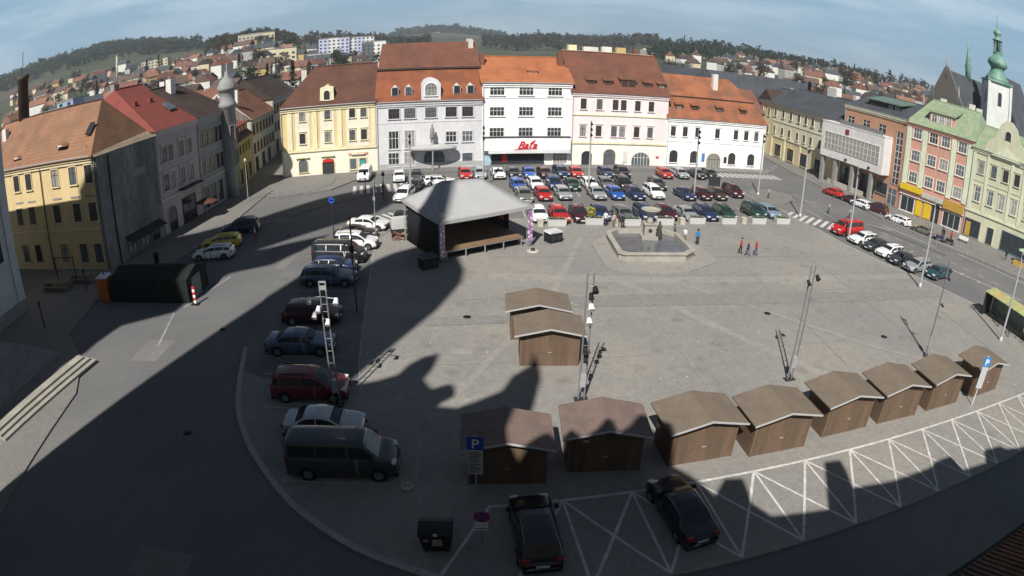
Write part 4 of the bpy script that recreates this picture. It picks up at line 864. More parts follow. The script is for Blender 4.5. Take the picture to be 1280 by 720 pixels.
def make_car(kind, far=False):
    L_, W_, H_, sec = car_surface(kind); _, _, _, belt, prof, ws, rg, sd_ = CT[kind]
    t = thing('parked_'+{'hatchback':'hatchback','estate car':'estate_car','saloon car':'saloon_car','people carrier':'people_carrier','van':'van'}[kind], '', 'van' if kind == 'van' else 'car')
    xs = sorted(set([p[0] for p in prof] + [-.5+i/40 for i in range(41)] + [ws[0], ws[1], rg[0], rg[1]]))
    mb = MB(); vs = []; n = None
    for xf in xs:
        pts = sec(xf)[0]; row = [(xf*L_, -y, z) for y, z in pts] + [(xf*L_, y, z) for y, z in pts[-2::-1]]
        n = len(row); vs += row
    fs = [(i*n+j, (i+1)*n+j, (i+1)*n+j+1, i*n+j+1) for i in range(len(xs)-1) for j in range(n-1)]
    fs += [tuple(range(n-1,-1,-1)), tuple((len(xs)-1)*n+j for j in range(n))]
    fs += [(i*n, i*n+n-1, (i+1)*n+n-1, (i+1)*n) for i in range(len(xs)-1)]
    mb.add([(-x if False else x, y, z) for x, y, z in vs], fs, 0, True)
    gaps = {'hatchback': (-.20,.06,.215), 'estate car': (-.19,-.0,.175), 'saloon car': (-.16,.02,.19), 'people carrier': (-.21,.03,.23), 'van': (-.20,.08,.30)}[kind]
    for gx in gaps:
        for sg in (-1, 1):
            vv = []
            for xx in (gx-.0022, gx+.0022):
                q = sec(xx)[0]; vv += [(xx*L_, sg*(y+.004), z) for y, z in q[1:5]]
            mb.add(vv, [(i, i+1, i+5, i+4) if sg > 0 else (i, i+4, i+5, i+1) for i in range(3)], 1)
    for gx in gaps[:2]:
        for sg in (-1, 1):
            q = sec(gx)[0]; mb.box((gx+.012)*L_, (gx+.045)*L_, sg*(q[3][0]+.012)-.012, sg*(q[3][0]+.012)+.012, q[3][1]-.13, q[3][1]-.10, 1)
    q = sec(ws[1]+.012); mb.box((ws[1]+.002)*L_, (ws[1]+.008)*L_, -q[4]*.9, q[4]*.9, q[2]-.01, q[2]+.012, 1)
    body = mb.build('body', [PAINT['white'], BLACKP], t)
    # glass panels lie on the body surface, a little proud of it
    def topglass(name, a, b, inset=.10):
        m_ = MB(); vs = []; N = 5
        for i in range(N+1):
            xf = a+(b-a)*i/N; pts, zb, zt, hw, wt = sec(xf); w1 = wt*.93-inset*.3
            d = .012
            for f in (-1,-.55,0,.55,1): 
                zz = zt - (.012 if abs(f) == 1 else 0)
                vs.append((xf*L_ + (d if a > 0 else -d), f*w1, zz + d))
        m_.add(vs, [(i*5+j, (i+1)*5+j, (i+1)*5+j+1, i*5+j+1) for i in range(N) for j in range(4)], 0, True)
        return m_.build(name, CARGLASS, t)
    topglass('windscreen', ws[0]+.006, ws[1]-.012)
    if kind != 'van' and kind != 'people carrier' and kind != 'estate car': topglass('rear_window', rg[0]+.006, rg[1]-.006)
    else:
        m_ = MB(); x0, x1 = rg; a = sec(x0); b = sec(x1)
        m_.add([(x0*L_-.03, -a[3]*.74, belt+.02),(x0*L_-.03, a[3]*.74, belt+.02),(x1*L_-.05, b[3]*.66, H_*.93),(x1*L_-.05, -b[3]*.66, H_*.93)], [(0,1,2,3),(3,2,1,0)]); m_.build('rear_window', CARGLASS, t)
    cuts = {'hatchback': [(-.40,-.30),(-.285,-.075),(-.06,.205)], 'estate car': [(-.45,-.31),(-.295,-.095),(-.08,.165)], 'saloon car': [(-.275,-.07),(-.055,.18)], 'people carrier': [(-.455,-.33),(-.315,-.09),(-.075,.22)], 'van': [(-.455,-.21),(-.195,.07),(.09,.295)]}[kind]
    for sgn in (-1, 1):
        for a, b in cuts:
            m_ = MB(); vs = []; N = 6; ok = []
            for i in range(N+1):
                xf = a+(b-a)*i/N; pts, zb, zt, hw, wt = sec(xf); p4, p5 = pts[4], pts[5]
                lo, hi = .10, .88
                hgt = p5[1]-p4[1]
                if hgt < .07: lo, hi = .3, .5
                for f in (lo, hi): vs.append((xf*L_, sgn*(p4[0]+(p5[0]-p4[0])*f+.012), p4[1]+hgt*f+.004))
            fs = [(2*i, 2*i+2, 2*i+3, 2*i+1) if sgn < 0 else (2*i, 2*i+1, 2*i+3, 2*i+2) for i in range(N)]
            m_.add(vs, fs, 0, True); m_.build('side_window', CARGLASS, t)
    xa, xb = (-.305*L_, .325*L_) if kind != 'van' else (-.30*L_, .335*L_)
    r = .33 if kind != 'van' else .35
    for x in (xa, xb):
        for sgn in (-1, 1):
            hw = W_/2
            MB().tube((x, sgn*(hw*.90), r+.02), (x, sgn*(hw+.004), r+.02), r+.055, n=18).build('wheel_arch', BLACKP, t)
            wl = MB().tube((0, -.09, 0), (0, .09, 0), r, n=18).build('wheel', TYRE, t, (x, sgn*(hw-.07), r))
            MB().tube((0, sgn*.091, 0), (0, sgn*.10, 0), r*.64, n=10).build('rim', RIM, wl)
    z1 = sec(.47)[2]
    for sgn in (-1, 1):
        f = sec(.475); hw = f[3]
        MB().prism_z([(.468*L_, sgn*hw*.55), (.495*L_, sgn*hw*.55), (.482*L_, sgn*hw*.96), (.43*L_, sgn*(hw*1.0+.01))][::sgn], .47*H_-.05 if kind != 'van' else .42*H_, .47*H_+.09 if kind != 'van' else .42*H_+.17).build('headlight', LAMPC, t)
        b_ = sec(-.48)[3]
        zz = .58*H_ if kind in ('saloon car','hatchback') else .55*H_
        MB().prism_z([(-.503*L_, sgn*b_*.62), (-.503*L_, sgn*b_*.92), (-.47*L_, sgn*(b_+.02)), (-.47*L_, sgn*b_*.62)][::-sgn], zz-.09, zz+.10).build('tail_light', LAMPR, t)
        xm = (ws[1]-.05)*L_
        MB().box(xm-.07, xm+.07, sgn*(W_/2+.1)-.09, sgn*(W_/2+.1)+.09, belt, belt+.14).build('wing_mirror', BLACKP, t)
    MB().box(.5*L_-.02, .5*L_+.02, -.26, .26, .38, .49).build('number_plate', PLATE, t); MB().box(-.5*L_-.02, -.5*L_+.02, -.26, .26, .48 if kind != 'saloon car' else .52, .6 if kind != 'saloon car' else .63).build('number_plate', PLATE, t)
    MB().box(.488*L_, .5*L_+.012, -W_*.30, W_*.30, .5, .62).build('grille', BLACKP, t)
    MB().box(.46*L_, .5*L_+.015, -W_*.43, W_*.43, .2, .33).build('front_bumper', BLACKP, t); MB().box(-.5*L_-.015, -.46*L_, -W_*.43, W_*.43, .2, .34).build('rear_bumper', BLACKP, t)
    if kind in ('estate car', 'people carrier'):
        for sgn in (-1, 1): MB().box(-.36*L_, .0, sgn*W_*.33-.02, sgn*W_*.33+.02, H_-.0, H_+.05).build('roof_rail', DARKM, t)
    return t
PROTO = {k: make_car(k) for k in CT}
FIRST = dict.fromkeys(CT, True)
def car(kind, colour, x, y, ang, label, group=None, z=0.0, cat=None, sc=1.0):
    o = PROTO[kind] if FIRST[kind] else copy_tree(PROTO[kind]); FIRST[kind] = False
    o.location = (x, y, z); o.rotation_euler.z = math.radians(ang); o.scale = (sc, sc, sc)
    tag(o, label, group=group)
    b = [c for c in o.children if c.name.split('.')[0] == 'body'][0]
    b.material_slots[0].link = 'OBJECT'; b.material_slots[0].material = PAINT[colour]
    return o
HB, ES, SA, PC, VN = 'hatchback', 'estate car', 'saloon car', 'people carrier', 'van'
# left row, noses to the right
g = 'cars parked along the left edge of the plaza'
car(VN,'dark grey',-8.0,22.45,6,'dark grey passenger van, nearest of the vehicles along the left kerb',g,PZ,sc=1.08)
car(SA,'silver',-9.75,25.35,5,'silver saloon half hidden behind the dark van on the left',g,PZ)
car(PC,'dark red',-11.6,28.9,6,'red people carrier behind the tall light mast on the left',g,PZ,sc=1.04)
car(SA,'slate blue',-14.0,34.3,5,'slate blue saloon between the two red cars on the left',g,PZ,sc=1.07)
car(HB,'maroon',-14.6,38.9,4,'maroon hatchback fifth from the front in the left row',g,PZ,sc=1.08)
car(ES,'slate blue',-15.4,46.2,2,'dark blue estate with bright sky reflections in the left row',g,PZ,sc=1.07)
car(HB,'dark blue',-15.7,48.9,2,'dark blue hatchback wedged behind the blue estate',g,PZ)
car(VN,'black',-16.0,51.8,0,'black van with shiny roof in the left row',g,PZ)
car(PC,'white',-15.4,55.6,2,'white people carrier with dark windows in the left row',g,PZ)
car(SA,'black',-16.2,58.6,2,'black saloon behind the white people carrier on the left',g,PZ)
car(SA,'white',-15.6,61.9,-8,'white saloon at the top end of the left row',g,PZ)
g = 'cars standing in the left street'
car(ES,'white',-30.2,52.7,190,'white estate car facing left in the shaded left street',g)
car(ES,'yellow',-31.0,56.2,192,'yellow estate car behind the white one in the left street',g)
car(PC,'dark blue',-30.9,61.3,196,'dark blue people carrier behind the yellow car in the left street',g)
# car park, noses towards the camera
def row(name, pts, cols, kinds, ang, cars_group):
    for i, ((x, y), c, k) in enumerate(zip(pts, cols, kinds)):
        lab = '%s %s, %s from the left in %s' % (c, k, ORD[i], name)
        car(k, c, x, y, ang + random.uniform(-3, 3), lab, cars_group, .035)
row('the row behind the planters', [(2.8,66.4),(5.1,66.7),(7.4,67.0),(9.9,67.8),(12.6,67.6),(15.3,68.2),(18.1,69.1),(20.8,69.4),(23.5,70.0),(26.3,70.6),(31.0,72.1),(33.5,72.6)],
    ['white','red','maroon','dark blue','grey','dark blue','maroon','silver','dark blue','dark green','dark green','pale blue'],[HB,ES,ES,HB,HB,PC,HB,SA,ES,ES,PC,HB],-81,'cars in the row behind the planters')
row('the second car park row', [(1.3,75.5),(3.7,76.3),(6.3,77.0),(10.8,77.9),(13.3,78.1),(16.0,78.6),(18.9,79.5),(23.5,79.9),(26.1,80.4),(28.7,80.9),(32.0,83.3)],
    ['olive grey','red','silver','silver','blue','dark blue','white','dark blue','maroon','brown','maroon'],[ES,HB,HB,SA,HB,ES,PC,SA,HB,HB,PC],-81,'cars in the second car park row')
row('the third car park row', [(.5,81.2),(2.9,82.2),(5.5,82.6),(8.0,82.6),(10.5,83.2),(12.9,83.8),(15.5,84.2),(20.7,85.2)],
    ['blue','white','dark blue','dark green','white','grey','black','dark grey'],[HB,HB,PC,SA,HB,HB,PC,ES],-81,'cars in the third car park row')
row('the row by the houses', [(-16.7,86.4),(-14.2,86.5),(-7.2,88.2),(-5.0,88.7),(-2.4,88.9),(-.1,89.3),(2.2,89.5),(4.5,89.8),(7.0,90.5),(9.3,90.9),(14.0,91.8),(16.6,92.2),(23.8,93.6),(26.6,94.2),(29.7,94.9),(32.2,95.5)],
    ['white','dark grey','red','silver','white','black','blue','maroon','dark blue','red','dark blue','black','red','silver','black','black'],[HB,HB,HB,HB,SA,HB,HB,HB,PC,HB,HB,PC,HB,HB,SA,HB],-81,'cars in the row in front of the houses')
car(VN,'white',-22.3,88.0,-84,'white van in front of the cream and yellow house','', .0); car(PC,'white',-13.9,75.0,-98,'white people carrier waiting beside the zebra crossing',None,.035); car(HB,'black',-13.4,80.2,-100,'black hatchback behind the white people carrier near the crossing',None,.035)
car(SA,'dark grey',-12.4,64.6,-86,'dark grey saloon beside the rear corner of the stage tent',None,.0); car(ES,'white',-10.4,83.2,12,'white estate seen above the peak of the stage tent',None,.035)
g = 'cars parked along the right-hand street kerb'
car(HB,'red',53.4,89.3,-72+180,'bright red hatchback at the kerb below the bank building',g); car(SA,'maroon',54.9,85.1,108,'maroon saloon between the red and the white car by the bank',g)
car(HB,'white',55.3,82.4,110,'small white hatchback at the kerb by the bank',g); car(PC,'maroon',57.0,80.2,125,'dark maroon people carrier at the kerb below the stair window',g)
car(ES,'white',57.9,74.5,112,'white estate at the kerb before the yellow shop signs',g); car(SA,'olive grey',59.9,69.6,114,'grey-green saloon at the kerb before the salmon house',g); car(SA,'black',59.2,107.1,100,'black saloon up the street beside the bank building')
g = 'cars parked nose-in along the right edge of the plaza'
for (x, y, k, c, lab) in ((42.9,66.4,VN,'red','red van at the far end of the nose-in row on the right'),(43.4,62.9,ES,'white','white estate next to the red van'),(44.2,60.6,SA,'dark grey','dark grey saloon between the two white cars on the right'),(44.9,58.3,ES,'white','white estate fourth in the nose-in row'),
    (45.3,56.0,SA,'dark grey','dark grey saloon fifth in the nose-in row on the right'),(46.2,53.7,ES,'silver','silver estate near the end of the nose-in row'),(48.2,51.6,HB,'teal','dark teal hatchback at the near end of the nose-in row')):
    car(k, c, x, y, 196, lab, g)
# bottom pair, tails towards the camera
car(HB,'black',1.15,18.25,97,'black hatchback parked on the cross-hatched bays behind the round sign',None,.02,sc=1.05); car(SA,'black',7.7,19.35,104,'black saloon parked askew on the cross-hatched bays',None,.02)

# ---------------------------------------------------------------- stage tent
st = thing('stage_tent', 'open concert stage under a grey fabric roof with black side walls', 'stage', (-6.3,51.4,PZ), math.radians(33.5))
FAB = mat('tent_fabric', (.36,.36,.365), .8, .05, .9, bump=.35, fine=3.0, stretch=(1,1,.25)); BLK = mat('black_drape', (.012,.013,.016), .9, .25, 1.2, stretch=(4,4,.6)); DECK = mat('stage_plywood', (.20,.13,.08), .7, .15, .8); TRUSS = mat('truss_aluminium', (.45,.46,.47), .4, .06, 3, metal=.5)
LX, LY = 9.4, 7.8
mb = MB(); e = .35; hz = 4.35
cor = [(-e,-e,hz-.35),(LX+e,-e,hz-.15),(LX+e,LY+e,hz-.1),(-e,LY+e,hz+.0)]; r0, r1 = (2.3,LY*.55,6.5), (LX-3.0,LY*.5,6.35)
def sag(a, b, k, n=6, d=.18):
    a, b = Vector(a), Vector(b); return [tuple(a.lerp(b, i/n) - Vector((0,0,d*math.sin(math.pi*i/n)))) for i in range(n+1)]
def patch(A_, B_, C_, D_, n=8):
    vs = []
    for i in range(n+1):
        for j in range(n+1):
            u, v = i/n, j/n; p = Vector(A_).lerp(Vector(B_), u).lerp(Vector(D_).lerp(Vector(C_), u), v)
            p.z -= .22*math.sin(math.pi*min(1,v))*(1-.3*math.cos(u*12)) * (1-v*.5) + .1*math.sin(math.pi*u)*(1-v); vs.append(p)
    mb.add(vs, [(i*(n+1)+j, (i+1)*(n+1)+j, (i+1)*(n+1)+j+1, i*(n+1)+j+1) for i in range(n) for j in range(n)], 0, True)
patch(cor[0],cor[1],r1,r0); patch(cor[1],cor[2],r1,r1); patch(cor[2],cor[3],r0,r1); patch(cor[3],cor[0],r0,r0)
ro = mb.build('roof', FAB, st); sl = ro.modifiers.new('s', 'SOLIDIFY'); sl.thickness = .05
val = MB()
for a, b in ((0,1),(1,2),(2,3),(3,0)):
    A_, B_ = Vector(cor[a]), Vector(cor[b]); nn = 10
    vs = []
    for i in range(nn+1):
        p = A_.lerp(B_, i/nn); sgz = .1*math.sin(math.pi*i/nn); vs += [(p.x, p.y, p.z-sgz), (p.x, p.y, p.z-sgz-.32)]
    val.add(vs, [(2*i, 2*i+1, 2*i+3, 2*i+2) for i in range(nn)])
v = val.build('valance', FAB, st); v.modifiers.new('s', 'SOLIDIFY').thickness = .03
def wavy(name, a, b, z0, z1, m, par, n=40, am=.06):
    mbw = MB(); a, b = Vector(a), Vector(b); d = (b-a).normalized(); nn = Vector((-d.y, d.x)); vs = []
    for i in range(n+1):
        p = a.lerp(b, i/n) + nn*am*math.sin(i*1.9); vs += [(p.x, p.y, z0), (p.x, p.y, z1)]
    mbw.add(vs, [(2*i, 2*i+2, 2*i+3, 2*i+1) for i in range(n)], 0, True); o = mbw.build(name, m, par); o.modifiers.new('s','SOLIDIFY').thickness = .03; return o
wavy('side_wall', (0.05,0), (.05,LY), .0, 4.2, BLK, st); wavy('back_wall', (.1,LY-.1), (LX-.1,LY-.1), 0, 4.3, BLK, st)
wavy('side_wall', (LX-.05,LY*.45), (LX-.05,LY), 0, 4.2, BLK, st)
MB().box(.5,LX-.4,.3,LY-.3,.85,.97).build('deck', DECK, st)
m_ = MB()
for i in range(5): m_.box(.6+i*2.03,.7+i*2.03,.33,.40,0,.85)
m_.box(.5,LX-.4,.30,.36,.80,.849); m_.build('deck_frame', TRUSS, st); MB().box(.52,LX-.42,1.3,1.34,0,.84).build('skirt', BLK, st)
for x, y in ((0,0),(LX,0),(0,LY),(LX,LY)):
    m_ = MB()
    for dx in (-.15,.15):
        for dy in (-.15,.15): m_.tube((x+dx,y+dy,0),(x+dx,y+dy,4.7 if y == 0 else 4.4),.03,n=6)
    for k in range(14):
        z = .2+k*.32; s_ = 1 if k % 2 else -1
        m_.tube((x-.15*s_,y-.15,z),(x+.15*s_,y-.15,z+.32),.016,n=4); m_.tube((x-.15,y-.15*s_,z),(x-.15,y+.15*s_,z+.32),.016,n=4)
    m_.build('truss_tower', TRUSS, st)
BAN = mat('festival_banner', (.62,.58,.62), .7, .0, 1)
def banner_mat():
    m = bpy.data.materials.new('banner_purple_pattern'); m.use_nodes = True; t = m.node_tree; b = t.nodes['Principled BSDF']
    g = t.nodes.new('ShaderNodeTexCoord'); n = t.nodes.new('ShaderNodeTexVoronoi'); n.inputs['Scale'].default_value = 3.2; t.links.new(g.outputs['Object'], n.inputs['Vector'])
    r = t.nodes.new('ShaderNodeValToRGB'); r.color_ramp.interpolation = 'CONSTANT'; r.color_ramp.elements[0].color = (.68,.66,.68,1); r.color_ramp.elements[1].position = .45; r.color_ramp.elements[1].color = (.32,.13,.34,1)
    e = r.color_ramp.elements.new(.75); e.color = (.5,.3,.48,1); t.links.new(n.outputs['Distance'], r.inputs[0]); t.links.new(r.outputs[0], b.inputs['Base Color']); return m
BM = banner_mat()
for x in (0.0, LX): MB().box(x-.24,x+.24,-.23,-.19,.55,3.7).build('banner', BM, st)
m_ = MB()
for i in range(7): m_.tube((.3+i*1.45,.4,4.0),(.3+i*1.45,.4,3.8),.12,.16,n=8)
m_.tube((0,.4,4.05),(LX,.4,4.05),.05,n=6); m_.build('lighting_bar', DARKM, st)
def speaker(label, x, y, rz, cover, z=PZ):
    t = thing('stage_speaker', label, 'loudspeaker', (x, y, z), math.radians(rz)); MB().box(-.75,.75,-.55,.55,0,1.0).build('cabinet', BLK, t)
    MB().prism_y([(-.8,1.001),(.8,1.001),(.7,1.16),(-.7,1.16)], -.6, .6).build('rain_cover', cover, t)
    m2 = MB()
    for sx in (-.36,.36): m2.tube((sx,-.552,.5),(sx,-.575,.5),.28,n=14)
    m2.build('grille', DARKM, t)
speaker('black bass speaker box at the left front corner of the stage', -7.4,50.3,33, mat('cover_bluegrey',(.06,.08,.1),.5,.1)); speaker('black speaker box under a pale cover at the right front corner of the stage', 4.0,58.3,33, mat('cover_pale',(.55,.55,.56),.5,.1))
t = thing('stage_ballast', 'grey round concrete ballast foot beside the stage right tower', 'ballast', (1.9,55.0,PZ)); MB().lathe([(.62,0),(.62,.1),(.5,.14)],14).build('slab', STONE, t); MB().lathe([(.22,.141),(.2,.32)],10).build('socket', DARKM, t)
t = thing('generator_trailer', 'pale generator crate on a small cart beside the stage left wall', 'trailer', (-11.6,59.0,PZ), math.radians(20))
MB().box(-.8,.8,-.5,.5,1.0,2.1).build('crate', mat('crate_pale',(.5,.5,.5),.6,.12), t); m_ = MB()
for i in range(9): a = i*.7; m_.tube((math.cos(a)*.9,math.sin(a)*.6-.8,.1),(math.cos(a+2)*.7,math.sin(a+2)*.7-.8,.8),.06,n=6)
m_.build('folded_frame', mat('rusty_frame',(.25,.14,.1),.7,.3), t)
for sx in (-.6,.6): MB().tube((sx,-.62,.3),(sx,-.52,.3),.3,n=14).build('wheel', TYRE, t)
MB().box(-.85,.85,-.45,.45,.5,.98).build('chassis', DARKM, t)

# ---------------------------------------------------------------- fountain
f = thing('fountain', 'stone basin fountain with pedestal bowl in the middle of the square', 'fountain', (0,0,PZ))
plat = [(7.8,57.8),(8.3,51.4),(9.6,49.9),(16.0,50.3),(20.0,53.5),(19.2,58),(17.6,62.0),(10.2,61.6)]
MB().prism_z(plat, .006, .10).build('platform', BAND, f)
outer = [(9.4,58.8),(9.9,52.9),(16.5,53.4),(17.7,54.9),(17.3,59.6),(16.0,61.3),(10.9,60.9)]
outer = [(9.5,59.4),(9.8,53.1),(10.4,52.6),(16.4,53.1),(17.6,54.4),(17.2,59.8),(16.2,61.0),(10.6,60.6)]
FST = mat('fountain_stone', (.33,.31,.275), .85, .2, .9, bump=.2)
c0 = Vector((13.6,57.0)); inn = [tuple(c0 + (Vector(p)-c0)*.90) for p in outer]; out2 = [tuple(c0 + (Vector(p)-c0)*1.03) for p in outer]
mb = MB(); n = len(outer)
vs = [(x,y,.1) for x,y in outer]+[(x,y,.72) for x,y in outer]+[(x,y,.73) for x,y in out2]+[(x,y,.86) for x,y in out2]+[(x,y,.86) for x,y in inn]+[(x,y,.1) for x,y in inn]
mb.add(vs, [(k*n+i, k*n+(i+1)%n, (k+1)*n+(i+1)%n, (k+1)*n+i) for k in range(5) for i in range(n)]); mb.build('basin_wall', FST, f)
WATER = mat('fountain_water', (.11,.12,.13), .08, .25, .8, bump=.3, spec=.6)
MB().add([(x,y,.45) for x,y in inn], [tuple(range(n))]).build('water', WATER, f)
mb = MB(); px_, py_ = 13.9, 58.9
mb.prism_z([(px_-.85,py_-.7),(px_+.85,py_-.7),(px_+.85,py_+.7),(px_-.85,py_+.7)], .1, .75); mb.box(px_-.6,px_+.6,py_-.5,py_+.5,.751,2.0); mb.box(px_-.72,px_+.72,py_-.62,py_+.62,2.001,2.15)
mb.lathe([(.45,2.151),(.3,2.4),(.28,2.9),(.45,3.1),(.8,3.35),(1.02,3.5),(1.02,3.58),(.9,3.58),(.75,3.48),(.1,3.45)], 20, (px_, py_)); ped = mb.build('pedestal', FST, f)
MB().tube((px_, py_-.505, 1.4), (px_, py_-.56, 1.4), .2, n=12).build('medallion', DARKM, ped)
MB().lathe([(.3,.1),(.35,.9),(.22,1.5),(.26,1.9),(.12,2.0),(.15,2.2),(.05,2.35)], 8, (px_+1.05, py_-.1)).build('statue', mat('bronze_dark',(.05,.05,.045),.6,.2,2), f)

# ---------------------------------------------------------------- planters and stone cubes
WPL = mat('planter_white', (.50,.50,.49), .7, .08, 1.5); SOIL = mat('planter_soil', (.05,.045,.025), .95, .4, 6)
GREENS = [mat('leaf_green', (.05,.09,.025), .7, .3, 3), mat('leaf_yellow', (.30,.28,.04), .7, .3, 3)]
def make_planter():
    t = thing('planter', '', 'planter'); m_ = MB()
    a = (1.05,.48); m_.add([(-.98,-.4,0),(.98,-.4,0),(.98,.4,0),(-.98,.4,0),(-1.05,-.48,.75),(1.05,-.48,.75),(1.05,.48,.75),(-1.05,.48,.75),(-.93,-.37,.75),(.93,-.37,.75),(.93,.37,.75),(-.93,.37,.75)],
        [(0,3,2,1),(0,1,5,4),(1,2,6,5),(2,3,7,6),(3,0,4,7),(4,5,9,8),(5,6,10,9),(6,7,11,10),(7,4,8,11)]); m_.build('trough', WPL, t)
    MB().add([(-.93,-.37,.70),(.93,-.37,.70),(.93,.37,.70),(-.93,.37,.70)], [(0,1,2,3)]).build('soil', SOIL, t)
    m_ = MB()
    for i in range(60):
        x, y, z = random.uniform(-.85,.85), random.uniform(-.3,.3), random.uniform(.72,.95); s_ = .07
        m_.add([(x,y,z),(x+random.uniform(-s_,s_),y+s_,z+.05),(x+s_,y-random.uniform(-s_,s_),z+.1)], [(0,1,2)])
    m_.build('foliage', GREENS[0], t)
    return t
pl0 = make_planter()
for i, (x, y) in enumerate([(4.7,64.0),(8.9,65.0),(13.2,65.2),(17.3,66.0),(21.5,67.0),(25.8,67.6),(30.2,68.4),(34.0,69.1)]):
    o = pl0 if i == 0 else copy_tree(pl0); o.location = (x, y, PZ); o.rotation_euler.z = .1
    tag(o, 'white rectangular planter, %s from the left in front of the parked cars' % ORD[i], group='white planters along the car park')
for i, (x, y) in enumerate(((2.9,63.6),(11.2,64.6),(19.5,66.3),(28.0,67.9))):
    t = thing('stone_bollard', 'squat pale stone block, %s from the left between the planters' % ORD[i], 'bollard', (x, y, PZ), .1, 'squat stone blocks between the planters')
    MB().box(-.3,.3,-.3,.3,0,.72).build('block', STONE, t); MB().add([(-.33,-.33,.721),(.33,-.33,.721),(.33,.33,.721),(-.33,.33,.721),(0,0,.88)], [(0,3,2,1),(0,1,4),(1,2,4),(2,3,4),(3,0,4)]).build('cap', STONE, t)
m_ = MB()
t = thing('potted_shrub', 'yellow-green shrub leaning out of a planter beside the walkers', 'shrub', (8.6,65.2,PZ+.7))
for i in range(260):
    a = random.uniform(0,6.3); r = random.uniform(0,.5); z = random.uniform(0,1.1); x, y = r*math.cos(a), r*math.sin(a); s_ = .09
    m_.add([(x,y,z),(x+random.uniform(-s_,s_),y+s_,z+.05),(x+s_,y-random.uniform(-s_,s_),z+.12)], [(0,1,2)])
m_.build('foliage', GREENS[1], t); MB().tube((0,0,-.05),(0,0,.8),.03,n=6).build('stem', SASHB, t)

# ---------------------------------------------------------------- light masts and lamp posts
MASTM = mat('mast_grey', (.42,.43,.45), .5, .1, 2, metal=.3); FLW = mat('floodlight_white', (.78,.78,.76), .4, .04, 3)
def mast(label, x, y, lamps, rz=0, h=7.9, m=MASTM, top=True):
    t = thing('light_mast', label, 'light mast', (x, y, PZ), rz, 'twin-pole light masts on the square'); m_ = MB()
    for s_ in (-.17,.17): m_.tube((s_,0,0),(s_,0,h),.055,.042,n=8)
    k = .5
    while k < h-.3: m_.tube((-.15,0,k),(.15,0,k),.02,n=6); k += .75 if k < h-2.4 else .42
    m_.build('pole', mat('mast_dark_grey',(.22,.225,.235),.5,.12,2,metal=.3), t); MB().box(-.4,.4,-.22,.22,0,.06).build('base_plate', DARKM, t)
    MB().box(-.16,.16,-.12,.12,.9,1.7).build('junction_box', m, t)
    for (lx, lz, wht, sc) in lamps:
        m_ = MB(); m_.tube((lx,-.38,lz-.14),(lx,-.1,lz+.08),.15*sc,.10*sc,n=12); l = m_.build('floodlight', FLW if wht else BLACKP, t)
        MB().tube((lx,-.1,lz+.08),(0 if abs(lx) < .3 else math.copysign(.2,lx),0,lz+.08),.03,n=6).build('bracket', m, l)
    if top: 
        mf = MB(); mf.box(-.2,-.15,-.04,.04,h-.02,h+.55); mf.box(.15,.2,-.04,.04,h-.02,h+.55); mf.box(-.149,.149,-.04,.04,h+.47,h+.55); mf.box(-.149,.149,-.04,.04,h+.08,h+.3); mf.build('frame', m, t)
    return t
mast('light mast with white floodlights among the left row of cars', -9.75,28.0, [(-.75,6.6,1,.9),(.72,6.55,1,1.1),(-.3,6.1,1,1),(-.55,5.75,1,1),(.15,5.35,1,1)], .05, 7.0)
mast('light mast with two white and two dark floodlights beside the pair of huts', 4.05,29.4, [(.25,6.9,0,1.2),(.05,6.55,0,1),(.1,5.9,1,1.3),(.05,5.1,1,1.2),(0,3.2,0,1.1),(0,2.8,0,.9)], .05, 7.7, top=False)
mast('light mast behind the fourth market hut', 18.1,31.2, [(.3,7.2,0,1.1),(-.35,6.9,0,.9)], .15, 7.9, top=False)
mast('light mast behind the seventh market hut near the right edge', 32.5,33.6, [(.1,7.2,0,1),(-.1,6.6,0,.8),(0,4.4,0,.7)], .9, 7.9, top=False)
def lamp(label, x, y, h=9.6, heads=2, z=0, th_=.13):
    t = thing('lamp_post', label, 'lamp post', (x, y, z), 0, 'tall grey lamp posts around the square')
    MB().tube((0,0,0),(0,0,h),th_,th_*.75,n=10).build('pole', MASTM, t); MB().lathe([(.26,0),(.26,.12),(.18,.5)],10).build('base', MASTM, t)
    for k in range(heads):
        z_ = h-.3-k*.75; m_ = MB(); m_.tube((.05,-.45,z_-.2),(.0,-.12,z_),.17,.12,n=8); m_.build('spotlight', BLACKP, t)
    return t
for x, y, h_, hd, lab in ((42.6,48.2,9.4,1,'tall grey lamp post beside the teal hatchback at the right edge of the plaza'),(41.5,63.6,9.4,2,'tall grey lamp post beside the white estate and red van'),(38.9,73.4,9.6,1,'tall grey lamp post at the zebra crossing right of the planters'),(36.9,84.8,9.6,2,'tall grey lamp post on the traffic island right of the car park'),
     (24.9,79.9,9.9,3,'tall grey lamp post in the car park before the low white house'),(10.1,80.8,9.9,3,'tall grey lamp post in the car park before the pink and white house'),(-4.2,82.3,8.8,3,'tall grey lamp post in the car park before the bright white shop'),(-13.2,75.8,8.6,2,'tall grey lamp post beside the left zebra crossing'),(45.0,35.4,8.8,1,'tall grey lamp post in front of the bus shelter')):
    lamp(lab, x, y, h_, hd, PZ if y < 64 and x < 44 else .0)
t = thing('street_lamp', 'slender grey street lamp in the left street before the turret', 'street lamp', (-36.3,75.3,.13)); MB().tube((0,0,0),(0,0,5.4),.07,.05,n=8).build('pole', STEEL, t); MB().lathe([(.1,5.4),(.25,5.6),(.2,5.9),(.03,6.1)],8).build('lantern', STEEL, t)
